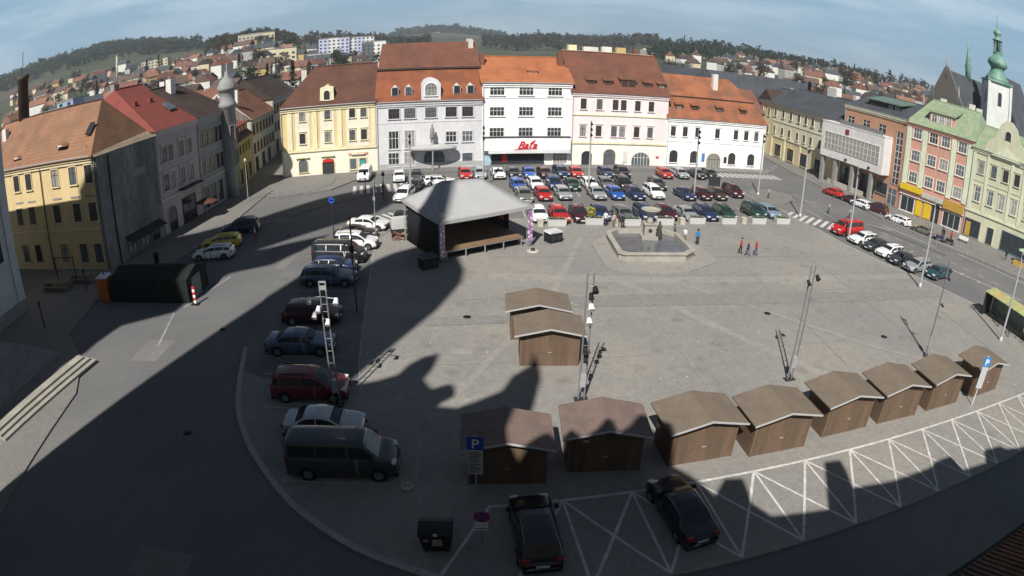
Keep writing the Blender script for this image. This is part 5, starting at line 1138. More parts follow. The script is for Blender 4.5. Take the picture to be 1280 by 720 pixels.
# thin sign poles near the left crossing
SIGNB = mat('sign_blue', (.02,.09,.42), .4, .03, 2)
def signpost(name, label, x, y, h_, parts, z=0, m=DARKM, r=.045):
    t = thing(name, label, 'sign', (x, y, z)); MB().tube((0,0,0),(0,0,h_),r,n=8).build('pole', m, t)
    for pn, shape, cx, cz, w_, hh, pm in parts:
        if shape == 'rect': MB().box(cx-w_/2,cx+w_/2,-r-.035,-r-.005,cz-hh/2,cz+hh/2).build(pn, pm, t)
        elif shape == 'disc': MB().tube((cx,-r-.035,cz),(cx,-r-.005,cz),w_/2,n=20).build(pn, pm, t)
    return t
signpost('direction_sign', 'dark post with small blue arrow plate beside the white saloon', -17.3,54.6,5.4,[('sign_plate','disc',0,5.1,.62,0,SIGNB),('sign_symbol','rect',0,5.1,.4,.12,METALTRIM)],z=PZ)
p_ = signpost('thin_post', 'tall thin dark post at the end of the black van', -11.55,40.55,7.4,[('camera_box','rect',0,5.0,.35,.5,DARKM)],z=PZ,m=DARKM,r=.06)
signpost('thin_post', 'thin grey post beside the white people carrier in the left row', -13.9,58.2,6.4,[('small_plate','rect',0,4.4,.25,.4,STEEL)],z=0,m=STEEL)
signpost('thin_post', 'thin dark post on the left zebra crossing, left of the pair', -19.4,76.5,3.6,[('small_plate','rect',0,3.3,.35,.5,DARKM)])
signpost('thin_post', 'thin dark post on the left zebra crossing, right of the pair', -16.5,74.5,4.0,[('small_plate','rect',0,3.5,.4,.5,DARKM)])
# parking sign near, by the first hut
t = thing('parking_sign', 'blue parking sign above a grey panel of small print before the leftmost hut', 'sign', (-1.45,21.0,PZ))
MB().tube((0,0,0),(0,0,3.5),.04,n=8).build('pole', STEEL, t); b = MB().box(-.36,.36,-.075,-.045,2.75,3.45).build('sign_plate', SIGNB, t)
MB().box(-.33,.33,-.07,-.045,1.35,2.72).build('info_panel', mat('panel_grey_white',(.42,.43,.44),.6,.05,3), t)
PW = mat('sign_white', (.75,.75,.75), .5, 0); text('P', b, (0,-.085,2.86), .68, PW, ext=.004)
PRN = mat('sign_print', (.06,.065,.08), .6, 0)
m_ = MB()
for k in range(11):
    z_ = 2.6-k*.11; m_.box(-.27,-.27+random.uniform(.3,.54),-.078,-.071,z_-.02,z_+.02)
m_.build('small_print', PRN, t)
t = thing('parking_sign', 'tall white signpost with blue plate in front of the rightmost hut', 'sign', (32.2,26.0,PZ), -.35)
MB().tube((0,0,0),(0,0,3.9),.04,n=8).build('pole', METALTRIM, t); b = MB().box(-.3,.3,-.075,-.045,3.1,3.8).build('sign_plate', mat('sign_bright_blue',(.03,.2,.55),.4,0), t); text('P', b, (0,-.085,3.2), .66, PW, ext=.004); MB().box(-.28,.28,-.07,-.045,1.4,3.05).build('info_panel', MATS['panel_grey_white'], t)
# waste container and the round no-stopping sign
BINM = mat('container_black', (.02,.021,.024), .5, .15, 2)
t = thing('waste_container', 'black wheeled waste container standing on the setts at the bottom', 'container', (-2.9,17.6,PZ), .05)
MB().add([(-.55,-.42,.15),(.55,-.42,.15),(.55,.42,.15),(-.55,.42,.15),(-.68,-.52,1.1),(.68,-.52,1.1),(.68,.52,1.1),(-.68,.52,1.1)], [(0,3,2,1),(4,5,6,7),(0,1,5,4),(1,2,6,5),(2,3,7,6),(3,0,4,7)]).build('bin', BINM, t)
MB().prism_x([(-.56,1.102),(.56,1.102),(.45,1.3),(.1,1.42),(-.3,1.38),(-.52,1.2)], -.71, .71).build('lid', BINM, t)
MB().box(-.15,.25,-.535,-.50,.55,.92).build('label', mat('label_pinkish',(.4,.3,.28),.6,0), t); MB().box(-.52,-.28,-.53,-.495,.78,.9).build('label', MATS['label_pinkish'], t)
MB().box(-.08,.08,-.595,-.57,1.18,1.32).build('sticker', PW, t)
for sx in (-.45,.45):
    for sy in (-.32,.32): MB().tube((sx-.03,sy,.09),(sx+.03,sy,.09),.09,n=10).build('wheel', TYRE, t)
t = thing('no_stopping_sign', 'round blue and red no-stopping sign with white plates on a post', 'sign', (-1.05,17.9,PZ))
MB().tube((0,0,0),(0,0,1.95),.035,n=8).build('pole', STEEL, t)
MB().tube((0,-.07,1.65),(0,-.045,1.65),.33,n=24).build('rim', mat('sign_red',(.5,.03,.06),.4,0), t); MB().tube((0,-.08,1.65),(0,-.071,1.65),.25,n=24).build('disc', SIGNB, t)
m_ = MB(); m_.add([(-.2,-.083,1.47),(-.15,-.083,1.43),(.2,-.083,1.83),(.15,-.083,1.87)], [(0,1,2,3)]); m_.add([(.15,-.084,1.43),(.2,-.084,1.47),(-.15,-.084,1.87),(-.2,-.084,1.83)], [(0,1,2,3)]); m_.build('cross_bars', MATS['sign_red'], t)
MB().box(-.27,.27,-.07,-.045,1.05,1.29).build('plate', PW, t); MB().box(-.27,.27,-.07,-.045,.84,1.02).build('plate', PW, t); MB().box(-.25,.25,-.078,-.071,.95,.99).build('arrow_bar', SIGNB, t)
t = thing('tyre_ring', 'round ballast ring lying by the end of the dark van bay', 'ring', (-4.7,21.3,PZ)); MB().lathe([(.18,.0),(.3,.02),(.3,.12),(.2,.14),(.18,.02)],14).build('ring', STONE, t)
# ---------------------------------------------------------------- street furniture
def railing(name, label, pts, z, m, h=1.0, rails=(.95,), r=.04, group=None, cat='railing'):
    t = thing(name, label, cat, (pts[0][0], pts[0][1], z), 0, group); p0 = Vector(pts[0])
    for p in pts:
        q = Vector(p) - p0; MB().tube((q.x,q.y,0),(q.x,q.y,h),r,n=6).build('post', m, t)
    m_ = MB()
    for a, b in zip(pts[:-1], pts[1:]):
        a, b = Vector(a)-p0, Vector(b)-p0
        for zz in rails: m_.tube((a.x,a.y,zz),(b.x,b.y,zz),.02,n=5)
    m_.build('rail', m, t)
def densify(pts, d):
    o = []
    for a, b in zip(pts[:-1], pts[1:]):
        a, b = Vector(a), Vector(b); n = max(1, round((b-a).length/d)); o += [tuple(a.lerp(b, i/n)) for i in range(n)]
    return o + [tuple(pts[-1])]
railing('post_railing', 'low grey post and rail fence curving along the kerb before the cream house', densify([(-33.6,76.2),(-32.0,76.1),(-29.6,78.2),(-27.8,80.6),(-26.7,83.2),(-27.1,88.0)],1.6), .14, STEEL, 1.05, (.95,.5))
railing('post_railing', 'low grey post and rail fence on the corner before the low white house', densify([(39.5,101.6),(44.0,102.4),(47.8,104.6),(50.6,108.2)],1.7), .14, STEEL, 1.05, (.95,.5))
railing('street_barrier', 'pale pipe barrier along the pavement edge of the right-hand street', densify([(58.5,64.4),(61.6,60.0),(64.6,55.4),(68.6,50.0),(72,45)],2.6), .13, STEEL, 1.0, (.97,.5), cat='barrier')
railing('post_railing', 'grey railing before the entrance of the bank building', densify([(55.6,98.5),(56.0,91.5)],1.4), .14, STEEL, 1.0, (.95,.5))
# bus shelter at the right edge
t = thing('bus_shelter', 'bus shelter with yellow-green see-through roof at the right edge of the square', 'bus shelter', (47.9,41.3,PZ), math.radians(-82))
YG = mat('shelter_roof', (.36,.38,.16), .35, .25, .8, c2=(.45,.33,.16))
MB().prism_x([(-.9,2.45),(1.1,2.75),(1.1,2.81),(-.9,2.51)],-.2,8.6).build('roof', YG, t)
for k, x in enumerate((0,2.8,5.6,8.4)):
    for y in (-.65,.9): MB().tube((x,y,0),(x,y,2.45 if y < 0 else 2.7),.045,n=8).build('post', DARKM, t)
for x in (0.1,2.9,5.7): MB().box(x,x+2.6,.88,.91,.25,2.2).build('glass_panel', mat('shelter_glass',(.12,.16,.15),.15,.1,1), t)
MB().box(-.12,.0,-.8,.8,.1,2.4).build('advert_panel', BLACKP, t); MB().box(.6,7.8,.2,.6,.42,.48).build('bench', HUTW, t)
def bicycle(label, x, y, rz):
    t = thing('bicycle', label, 'bicycle', (x, y, PZ), rz)
    for wx in (-.5,.5):
        m_ = MB(); N = 16
        for i in range(N):
            a, b = 2*math.pi*i/N, 2*math.pi*(i+1)/N; m_.tube((wx+.33*math.cos(a),0,.34+.33*math.sin(a)),(wx+.33*math.cos(b),0,.34+.33*math.sin(b)),.022,n=5,caps=False)
        for i in range(8): a = math.pi*i/4; m_.tube((wx,0,.34),(wx+.32*math.cos(a),0,.34+.32*math.sin(a)),.006,n=3,caps=False)
        m_.build('wheel', TYRE, t)
    m_ = MB(); J = {'r':(-.5,0,.34),'f':(.5,0,.34),'b':(-.05,0,.32),'s':(-.18,0,.78),'h':(.36,0,.82)}
    for a, b in ('rb','rs','bs','sh','bh','fh'): m_.tube(J[a],J[b],.022,n=6)
    m_.tube((.36,0,.82),(.33,0,.98),.02,n=6); m_.tube((.33,-.25,.98),(.33,.25,.98),.016,n=6); m_.build('frame', DARKM, t); MB().box(-.32,-.08,-.07,.07,.86,.91).build('saddle', BLACKP, t)
bicycle('dark bicycle standing beside the left end of the bus shelter', 47.6,38.9,1.2); bicycle('dark bicycle leaning before the middle of the bus shelter', 47.3,36.5,1.0); bicycle('dark bicycle nearest the lamp post at the bus shelter', 47.9,34.2,1.3)
# portable toilet, dark tent, striped barrier at the left
t = thing('portable_toilet', 'orange portable toilet with pale roof beside the dark tent on the left', 'portable toilet', (-36.9,41.4,.14), .1)
OR = mat('toilet_orange', (.42,.11,.02), .5, .1, 1.5)
MB().box(-.6,.6,-.6,.6,0,2.2).build('cabin', OR, t); MB().box(-.45,.45,-.64,-.602,.12,2.05).build('door', OR, t)
MB().add([(-.66,-.66,2.2),(.66,-.66,2.2),(.66,.66,2.2),(-.66,.66,2.2),(-.45,-.5,2.42),(.45,-.5,2.42),(.45,.5,2.42),(-.45,.5,2.42)], [(0,3,2,1),(4,5,6,7),(0,1,5,4),(1,2,6,5),(2,3,7,6),(3,0,4,7)]).build('roof', mat('toilet_roof',(.55,.57,.6),.5,.06,2), t); MB().tube((.1,0,2.4),(.1,0,2.6),.08,n=8).build('vent_pipe', SIGNB, t)
t = thing('dark_tent', 'long low dark green canvas tent beside the orange toilet', 'tent', (-35.9,41.0,.0), math.radians(3))
CAN = mat('canvas_black_green', (.012,.018,.015), .95, .25, .8, bump=.2)
MB().prism_x([(0,0),(4.2,0),(4.2,2.1),(2.1,2.75),(0,2.1)],0,8.9).build('canvas', CAN, t); MB().box(8.91,8.95,.8,2.6,0,1.9).build('entrance_flap', mat('flap_grey',(.2,.2,.2),.9,.2,2), t)
for x in (.05,3,6,8.85): MB().tube((x,-.04,0),(x,-.04,2.1),.04,n=6).build('tent_pole', DARKM, t)
t = thing('barrier_board', 'red and white barrier post at the right end of the dark tent', 'barrier', (-26.3,41.2,.0)); 
for k in range(6): MB().box(-.12,.12,-.04,.04,.15+k*.25,.40+k*.25-.002).build('stripe', RED if k % 2 else PW, t)
MB().box(-.35,.35,-.2,.2,0,.14).build('foot', BLACKP, t)
def tbl(label, x, y, rz, z=.14):
    t = thing('picnic_table', label, 'table', (x, y, z), rz); MB().box(-2.0,2.0,-.4,.4,.72,.78).build('tabletop', mat('old_planks',(.22,.18,.13),.85,.2,2), t)
    for sy in (-.75,.75): MB().box(-2.0,2.0,sy-.15,sy+.15,.42,.46).build('bench', MATS['old_planks'], t)
    for sx in (-1.5,1.5): MB().box(sx-.05,sx+.05,-.7,.7,0,.719).build('leg', MATS['old_planks'], t)
tbl('long wooden table in the shade by the white building corner', -46.4,43.4,.05); tbl('long wooden table under the dark frame at the left', -43.8,45.6,.05)
t = thing('frame_arch', 'dark steel frame arch over the long wooden table at the left', 'frame', (-45.6,44.6,.14))
for sx in (-1.6,1.6): MB().tube((sx,0,0),(sx,0,2.9),.07,n=8).build('post', DARKM, t)
MB().tube((-1.7,0,2.9),(1.7,0,2.9),.06,n=8).build('beam', DARKM, t)
for i, (x, y, h_, lab) in enumerate(((-40.6,34.8,2.4,'dark post standing alone on the shaded left pavement'),(-41.8,43.7,2.0,'dark post left of the orange toilet'))):
    t = thing('dark_post', lab, 'post', (x, y, .14)); MB().tube((0,0,0),(0,0,h_),.07,n=8).build('pole', DARKM, t); MB().lathe([(.13,h_-.3),(.16,h_-.1),(.05,h_+.05)],8).build('cap', DARKM, t)
t = thing('litter_bin', 'dark litter bin on the pavement before the grey street wall', 'bin', (-36.7,50.9,.14)); MB().lathe([(.28,0),(.33,1.0),(.36,1.02),(.3,1.15)],12).build('body', DARKM, t); MB().lathe([(.2,1.151),(.2,1.2)],10).build('lid', BLACKP, t)
def parasol(label, x, y, m, z=.14, r=1.6):
    t = thing('cafe_parasol', label, 'parasol', (x, y, z)); MB().tube((0,0,0),(0,0,2.5),.03,n=6).build('pole', STEEL, t); MB().lathe([(r,2.1),(r*.5,2.42),(.03,2.62)],8,sm=False).build('canopy', m, t)
parasol('dark brown cafe parasol before the turret house', -38.9,67.6, mat('parasol_brown',(.10,.04,.03),.9,.1,2)); parasol('pale green cafe parasol at the right edge before the green house', 74.6,57.9, mat('parasol_mint',(.35,.50,.36),.9,.05,2))
t = thing('cafe_planter', 'brown wooden planter box beside the pale green parasol', 'planter', (72.6,57.6,.14), -1.0); MB().box(-1,1,-.35,.35,0,.7).build('box', YS2, t); m_ = MB()
for i in range(120):
    x, y, z = random.uniform(-.9,.9), random.uniform(-.3,.3), random.uniform(.7,1.2); s_ = .09; m_.add([(x,y,z),(x+s_,y+s_,z+.05),(x+s_,y-s_,z+.1)], [(0,1,2)])
m_.build('plants', GREENS[0], t)
def bench(label, x, y, rz):
    t = thing('park_bench', label, 'bench', (x, y, .14), rz); MB().box(-.9,.9,-.22,.22,.42,.47).build('seat', SASH, t); MB().box(-.9,.9,.2,.25,.5,.9).build('backrest', SASH, t)
    for sx in (-.75,.75): MB().box(sx-.04,sx+.04,-.2,.2,0,.419).build('leg', DARKM, t)
bench('white bench on the right pavement before the salmon house corner', 67.0,67.0,-1.05)
def motorbike(label, x, y, rz, m):
    t = thing('motorcycle', label, 'motorcycle', (x, y, 0), rz)
    for wx in (-.68,.7): MB().tube((wx,-.06,.31),(wx,.06,.31),.31,n=16).build('wheel', TYRE, t)
    MB().prism_y([(-.5,.45),(.35,.4),(.6,.85),(.3,1.02),(-.1,.85),(-.75,.9),(-.8,.75)],-.15,.15).build('body', m, t); MB().prism_y([(-.7,.901),(-.1,.86),(-.12,.93),(-.65,.98)],-.13,.13).build('seat', BLACKP, t)
    m_ = MB(); m_.tube((.7,0,.31),(.42,0,1.0),.04,n=6); m_.tube((.4,-.33,1.05),(.4,.33,1.05),.02,n=6); m_.build('fork', STEEL, t)
motorbike('dark blue motorcycle parked in the right street beside three people', 60.6,66.4,2.2,PAINT['dark blue']); motorbike('black motorcycle in the right street next to the dark blue one', 61.9,65.2,2.3,PAINT['black'])
t = thing('notice_stand', 'small dark square stand on the car park behind the brown hatchback', 'stand', (30.0,86.3,.035)); MB().box(-.9,.9,-.15,.15,.5,2.0).build('board', DARKM, t)
for sx in (-.7,.7): MB().box(sx-.05,sx+.05,-.05,.05,0,.499).build('leg', DARKM, t)
for x, y, lab in ((45.4,76.5,'dark thin traffic post on the street right of the zebra crossing'),(48.0,74.4,'second dark traffic post on the street beyond the zebra crossing'),(37.9,82.9,'leaning dark board on the traffic island')):
    t = thing('traffic_post', lab, 'post', (x, y, .0)); MB().tube((0,0,0),(0,0,1.5),.09,n=8).build('pole', DARKM, t); MB().box(-.18,.18,-.11,-.091,1.0,1.5).build('plate', STEEL, t)

# ---------------------------------------------------------------- people
SKIN = mat('skin', (.45,.28,.20), .6, .05, 4)
def cloth(n, c): return mat('cloth_'+n, c, .9, .1, 5)
CL = {'red': cloth('red',(.42,.03,.025)), 'blue': cloth('blue',(.03,.17,.42)), 'white': cloth('white',(.6,.6,.6)), 'black': cloth('black',(.02,.02,.022)), 'grey': cloth('grey',(.12,.12,.13)), 'jeans': cloth('jeans',(.04,.06,.13)), 'pink': cloth('pink',(.5,.33,.28)), 'navy': cloth('navy',(.02,.025,.07)), 'khaki': cloth('khaki',(.2,.17,.11))}
HAIR = {'dark': mat('hair_dark',(.025,.018,.012),.7,.2,8), 'grey': mat('hair_grey',(.25,.24,.23),.7,.2,8), 'fair': mat('hair_fair',(.3,.2,.1),.7,.2,8)}
def person(label, x, y, face, top, legs, hair='dark', h=1.72, walk=0.0, arm=0.0, z=PZ, group=None, dress=False):
    """one skinned body (head, arms with fingers, legs); hair is a child"""
    k = h/1.75; V = []; E_ = []; Rr = []
    def v(p, r, par=None):
        V.append(tuple(c*k for c in p)); Rr.append(r*k); i = len(V)-1
        if par is not None: E_.append((par, i))
        return i
    pel = v((0,0,.95),.135); ab = v((0,.0,1.10),.125,pel); ch = v((0,.01,1.30),.155,ab); nk = v((0,0,1.47),.06,ch); nk2 = v((0,-.01,1.53),.052,nk); hd = v((0,-.015,1.62),.088,nk2); hd2 = v((0,-.01,1.70),.075,hd); nose = v((0,-.10,1.62),.018,hd)
    for s in (-1, 1):
        sh = v((s*.185,0,1.41),.062,ch); sw = walk*s*.28 + arm*(s > 0)*.35; el = v((s*.23,-.02-sw*.5,1.14),.045,sh); wr = v((s*.235,-.09-sw,.90),.032,el); pm = v((s*.235,-.105-sw,.83),.036,wr)
        for q in range(4): f1 = v((s*(.235),-.14-sw+q*.024,.77-.004*(q in (1,2))),.010,pm); v((s*.225,-.14-sw+q*.024,.725-.006*(q in (1,2))),.008,f1)
        th_ = v((s*.215,-.15-sw,.81),.011,pm)
        hp = v((s*.095,0,.90),.095,pel); kn = v((s*.10,-walk*s*.16*-1-.02,.50),.062,hp); an = v((s*.10,walk*s*.30+.02,.10),.042,kn); v((s*.11,walk*s*.30-.15,.045),.038,an)
    me = bpy.data.meshes.new('person'); me.from_pydata(V, E_, []); 
    o = bpy.data.objects.new('person', me); COL.objects.link(o)
    sk = o.modifiers.new('s','SKIN'); sk.use_smooth_shade = True
    for i, r in enumerate(Rr): me.skin_vertices[0].data[i].radius = (r, r)
    me.skin_vertices[0].data[0].use_root = True
    ss = o.modifiers.new('u','SUBSURF'); ss.levels = 1; ss.render_levels = 1
    bpy.context.view_layer.update()
    m2 = bpy.data.meshes.new_from_object(o.evaluated_get(bpy.context.evaluated_depsgraph_get())); bpy.data.objects.remove(o); bpy.data.meshes.remove(me)
    m2.name = 'person'; m2.materials.clear()
    for m in (SKIN, CL[top], CL[legs], BLACKP): m2.materials.append(m)
    for p in m2.polygons:
        c = p.center/k
        if c.z > 1.50: i = 0
        elif abs(c.x) > .17 and c.z < .90: i = 0
        elif c.z > (.72 if dress else .95) or abs(c.x) > .19: i = 1
        elif c.z < .09: i = 3
        else: i = 2
        p.material_index = i; p.use_smooth = True
    o = link('person', m2, None, (x, y, z), math.radians(face)); tag(o, label, 'person', group)
    mh = MB(); mh.lathe([(.085,1.60),(.104,1.66),(.10,1.74),(.06,1.795),(.01,1.81)], 10, (0,.02)); mh.v = [(a*k,b*k,c*k) for a,b,c in mh.v]; mh.build('hair', HAIR[hair], o)
    # eyes and mouth as small dark marks on the face
    for s in (-1,1): MB().box((s*.034-.01)*k,(s*.034+.01)*k,-.108*k,-.095*k,1.64*k,1.655*k).build('eye', BLACKP, o)
    MB().box(-.022*k,.022*k,-.104*k,-.09*k,1.575*k,1.583*k).build('mouth', mat('lips',(.3,.1,.08),.6,0), o)
    return o
person('person in a white top and pale trousers walking past the fountain', 17.9,59.2,150,'white','khaki','grey',1.7,.6)
person('person in a bright blue jacket and dark trousers right of the fountain', 19.1,58.4,170,'blue','black','dark',1.78,.3)
person('person in dark green-grey sitting low behind the fountain rim', 17.2,60.9,120,'grey','black','dark',1.5,.2)
person('person in a red jacket, leftmost of three walking together on the plaza', 23.3,56.2,-100,'red','black','dark',1.75,.5)
person('person in grey-blue between the two red-jacketed walkers', 23.9,55.6,-95,'navy','jeans','fair',1.62,.8)
person('person in a red jacket, rightmost of three walking together on the plaza', 24.9,55.8,-90,'red','jeans','fair',1.7,.5)
person('person in a pale shirt standing between the planters by the car park', 10.1,64.2,0,'white','navy','dark',1.78,.0)
person('person in a pink top standing between the planters by the car park', 11.0,64.0,20,'pink','khaki','fair',1.66,.1)
person('person in black beside the pale blocks between the planters', 11.9,63.4,-30,'black','black','dark',1.7,.5)
person('person in a white top and red skirt by the parked blue car on the left', -27.7,58.3,-60,'white','red','dark',1.72,.3,z=0)
person('person in dark clothes on the left zebra crossing, left of the pair', -18.3,77.0,60,'navy','black','dark',1.75,.7,z=.0)
person('person in dark clothes on the left zebra crossing, right of the pair', -17.2,77.4,60,'black','navy','dark',1.8,.7,z=.0)
person('person in a red jacket next to the motorcycles in the right street', 63.3,66.3,-40,'red','black','dark',1.75,.1,z=.14)
person('person in a black jacket between the motorcycles in the right street', 62.3,67.2,-60,'black','black','dark',1.78,.1,z=.14)
person('person in dark blue standing behind the motorcycles by the shops', 63.0,68.4,-120,'navy','jeans','dark',1.7,.2,z=.14)
person('person in dark clothes by the green parasol at the right edge', 71.0,59.6,100,'black','black','dark',1.75,.5,z=.14)
person('person in red under the tent roof at the back of the stage', -1.2,59.6,180,'red','black','dark',1.75,.0,z=PZ+.97)

# ---------------------------------------------------------------- town beyond the square
WALLS = {'white': stucco('town_white',(.62,.61,.58)), 'cream': stucco('town_cream',(.55,.48,.33)), 'ochre': stucco('town_ochre',(.45,.32,.14)), 'grey': stucco('town_grey',(.34,.34,.33)), 'pink': stucco('town_pink',(.48,.30,.26))}
ROOFS = {'red': tiles('town_red',(.19,.085,.06),(.14,.07,.055)), 'orange': tiles('town_orange',(.25,.125,.08),(.2,.1,.07)), 'brown': tiles('town_brown',(.12,.075,.058),(.09,.065,.055)), 'grey': R_SLATE, 'dark': R_DARK}
TW = {}
def town_house(x, y, rz, W_, D_, H_, Hr, wall, roof, label, group, wins=True, z=None, flat=False):
    z = ground_z(x, y) - .5 if z is None else z
    t = thing('town_house', label, 'house', (x, y, z), rz, group)
    key = (round(W_), round(D_), round(H_), round(Hr), wall, roof, flat)
    if key not in TW:
        a = MB().box(-W_/2,W_/2,-D_/2,D_/2,0,H_); o1 = a.build('wall', WALLS[wall])
        if flat: b = MB().box(-W_/2-.2,W_/2+.2,-D_/2-.2,D_/2+.2,H_+.002,H_+.5)
        else:
            b = MB(); b.prism_x([(-D_/2-.5,H_+.002),(D_/2+.5,H_+.002),(0,Hr)],-W_/2-.3,W_/2+.3)
            a2 = MB().box(-W_*.2,-W_*.2+.9,-.5,.3,H_+.5,Hr+1.1)
        o2 = b.build('roof', ROOFS[roof]); o3 = None if flat else a2.build('chimney', STONEG)
        TW[key] = (o1.data, o2.data, o3.data if o3 else None)
        for o in (o1, o2, o3):
            if o: bpy.data.objects.remove(o)
    d1, d2, d3 = TW[key]
    link('wall', d1, t); r = link('roof', d2, t)
    if d3: link('chimney', d3, r)
    if wins:
        n = max(2, int(W_/3.2)); fl = max(1, int((H_)/3.1))
        if 'w' not in TW:
            o = MB().box(-.55,.55,-.03,.0,-.75,.75).build('window', GLASS); TW['w'] = o.data; bpy.data.objects.remove(o)
        for side in (1, -1):
            if side == -1 and math.cos(rz) > 0: continue
        for i in range(n):
            for f_ in range(fl): link('window', TW['w'], t, (-W_/2+W_*(i+.5)/n, -D_/2-.002, 1.9+f_*3.05))
        m = max(1, int(D_/4.5))
        sx = -1 if x > 0 else 1
        for i in range(m):
            for f_ in range(fl):
                o = link('window', TW['w'], t, (sx*(W_/2+.002), -D_/2+D_*(i+.5)/m, 1.9+f_*3.05), math.pi/2*sx)
    return t
def polar(az, r): a = math.radians(az); return r*math.sin(a), r*math.cos(a)
# the blocks directly behind the frontages
near = [(-38,140,14,12,9,14,'cream','brown'),(-33.5,128,18,12,9,13.5,'grey','brown'),(-30,150,18,12,9,14,'white','red'),(-27,128,14,11,8,12.5,'cream','red'),(-31,175,20,12,9,13.5,'pink','orange'),(-26,165,18,12,9,14,'white','red'),(-23,150,14,12,10,14.5,'grey','grey'),(-35.5,168,16,12,8,13,'ochre','red'),(-41.5,132,20,12,10,15,'grey','dark'),(-46,120,18,12,9,14,'white','red'),(-51,110,18,12,8,12.5,'cream','orange'),(-39.5,185,18,12,8,12.5,'white','brown'),
  (-43.5,160,18,12,8,12,'cream','red'),(-49.5,150,18,12,8,12,'white','orange'),(-33,200,16,11,8,12,'cream','orange'),(-28.5,195,16,11,8,12,'white','brown'),
  (9,165,24,13,10,15,'cream','grey'),(15.5,168,30,15,12,17.5,'white','grey'),(22.5,172,32,15,12,17.5,'cream','grey'),(19.5,142,16,11,9,14,'ochre','red'),(27,150,22,12,9.5,15,'cream','dark'),(30.5,175,24,12,9,14.5,'white','orange'),(35.5,150,24,13,10,16,'grey','dark'),(39.5,140,20,12,10,16,'cream','grey'),(34,205,18,12,9,14,'white','red'),(38.5,185,20,12,9,14.5,'cream','dark'),(43,210,16,12,8,13,'white','red'),(3,150,20,12,10,15,'white','orange'),(-5,160,20,12,10,15,'cream','red'),(-13,150,18,12,10,15,'grey','brown'),(27,215,20,12,9,14,'white','red'),(24,235,16,11,7,11,'pink','red')]
for i, (az, r, W_, D_, H_, Hr, wl, rf) in enumerate(near):
    x, y = polar(az, r); sd_ = 'left' if az < -10 else ('middle' if az < 12 else 'right')
    town_house(x, y, math.radians(random.choice((10,-12,95,20)) ), W_, D_, H_, Hr, wl, rf, '%s house with %s roof in the blocks behind the %s frontages' % (wl, rf, sd_), '%s houses with %s roofs behind the %s frontages' % (wl, rf, sd_), z=0)
# apartment blocks
def block(az, r, W_, D_, H_, rz, cols, label, name='apartment_block', z=None, rows=None):
    x, y = polar(az, r); z = ground_z(x, y) - 1 if z is None else z
    t = thing(name, label, 'building', (x, y, z), math.radians(rz)); n = len(cols)
    for i, c in enumerate(cols):
        MB().box(-W_/2+W_*i/n+.02, -W_/2+W_*(i+1)/n-.02, -D_/2, D_/2, 0, H_ - (.0 if i % 2 else .4)).build('wall', c, t)
    MB().box(-W_/2-.2,W_/2+.2,-D_/2-.2,D_/2+.2,H_+.002,H_+.5).build('roof', STONEG, t)
    fl = int(H_/3); nw = min(14, int(W_/3.6)); 
    if 'bw' not in TW: o = MB().box(-.9,.9,-.04,.0,-.7,.7).build('window', GLASS); TW['bw'] = o.data; bpy.data.objects.remove(o)
    cnt = 0
    for f_ in range(fl):
        for i in range(nw):
            if cnt < 98: link('window', TW['bw'], t, (-W_/2+W_*(i+.5)/nw, -D_/2-.003, 1.6+f_*3)); cnt += 1
C = {k: stucco('block_'+k, c) for k, c in dict(pink=(.55,.26,.22), blue=(.30,.36,.55), white=(.62,.62,.6), teal=(.25,.42,.42), yellow=(.58,.48,.16), lilac=(.45,.46,.62), cream=(.58,.52,.36), sand=(.45,.41,.33), slate=(.10,.11,.12), orange=(.5,.26,.12)).items()}
block(-46.9,235,20,11,15.5,12,[C['pink'],C['pink'],C['blue']],'pink and blue striped apartment block beyond the faded orange roof',z=0)
block(-44.2,250,15,11,15.5,12,[C['cream'],C['pink'],C['cream']],'cream and pink apartment block right of the pink and blue one',z=0)
block(-42.9,262,9,11,18,12,[C['teal'],C['blue']],'teal and blue apartment tower at the left of the red roof',z=0)
block(-16.8,520,26,14,22,10,[C['lilac'],C['white'],C['lilac']],'lilac and white apartment block left of the pair above the brown roof')
block(-14.4,560,26,14,24,6,[C['white'],C['lilac'],C['white']],'white and lilac apartment block right of the pair above the brown roof')
block(-13.0,500,20,14,20,0,[C['slate'],C['white']],'slate and white office block just left of the rust-red roof')
block(-18.5,400,16,12,11,20,[C['slate']],'dark grey flat-roofed hall beside the yellow building')
block(-21.8,390,20,12,11,15,[C['cream']],'pale yellow block with flat roof on the left slope')
block(-20.3,345,12,10,6,12,[C['yellow'],C['orange']],'bright yellow and orange low building on the left slope')
block(-24.2,560,34,14,14,20,[C['sand'],C['sand'],C['cream']],'long sand-coloured school building below the wooded hill')
block(-34,620,30,14,10,14,[C['sand'],C['cream']],'pale flat building below the distant left wood')
block(-17.2,420,30,14,8,10,[C['sand'],C['white'],C['sand'],C['cream']],'cluster of sand and white terraces below the lilac blocks',name='terrace')
block(-12.2,400,14,10,8,5,[C['white']],'white box-shaped hall above the dark brown roof')
block(-38.0,300,26,10,7,20,[C['white'],C['teal']],'white and pale teal long building beyond the red roof')
t = thing('factory_chimney', 'slim pale factory chimney on the left hillside', 'chimney', (*polar(-38.0,480), ground_z(*polar(-38.0,480)))); MB().lathe([(1.1,0),(.8,24)],10).build('shaft', C['sand'], t); MB().lathe([(.95,24.01),(.95,24.8)],10).build('rim', STONE, t)
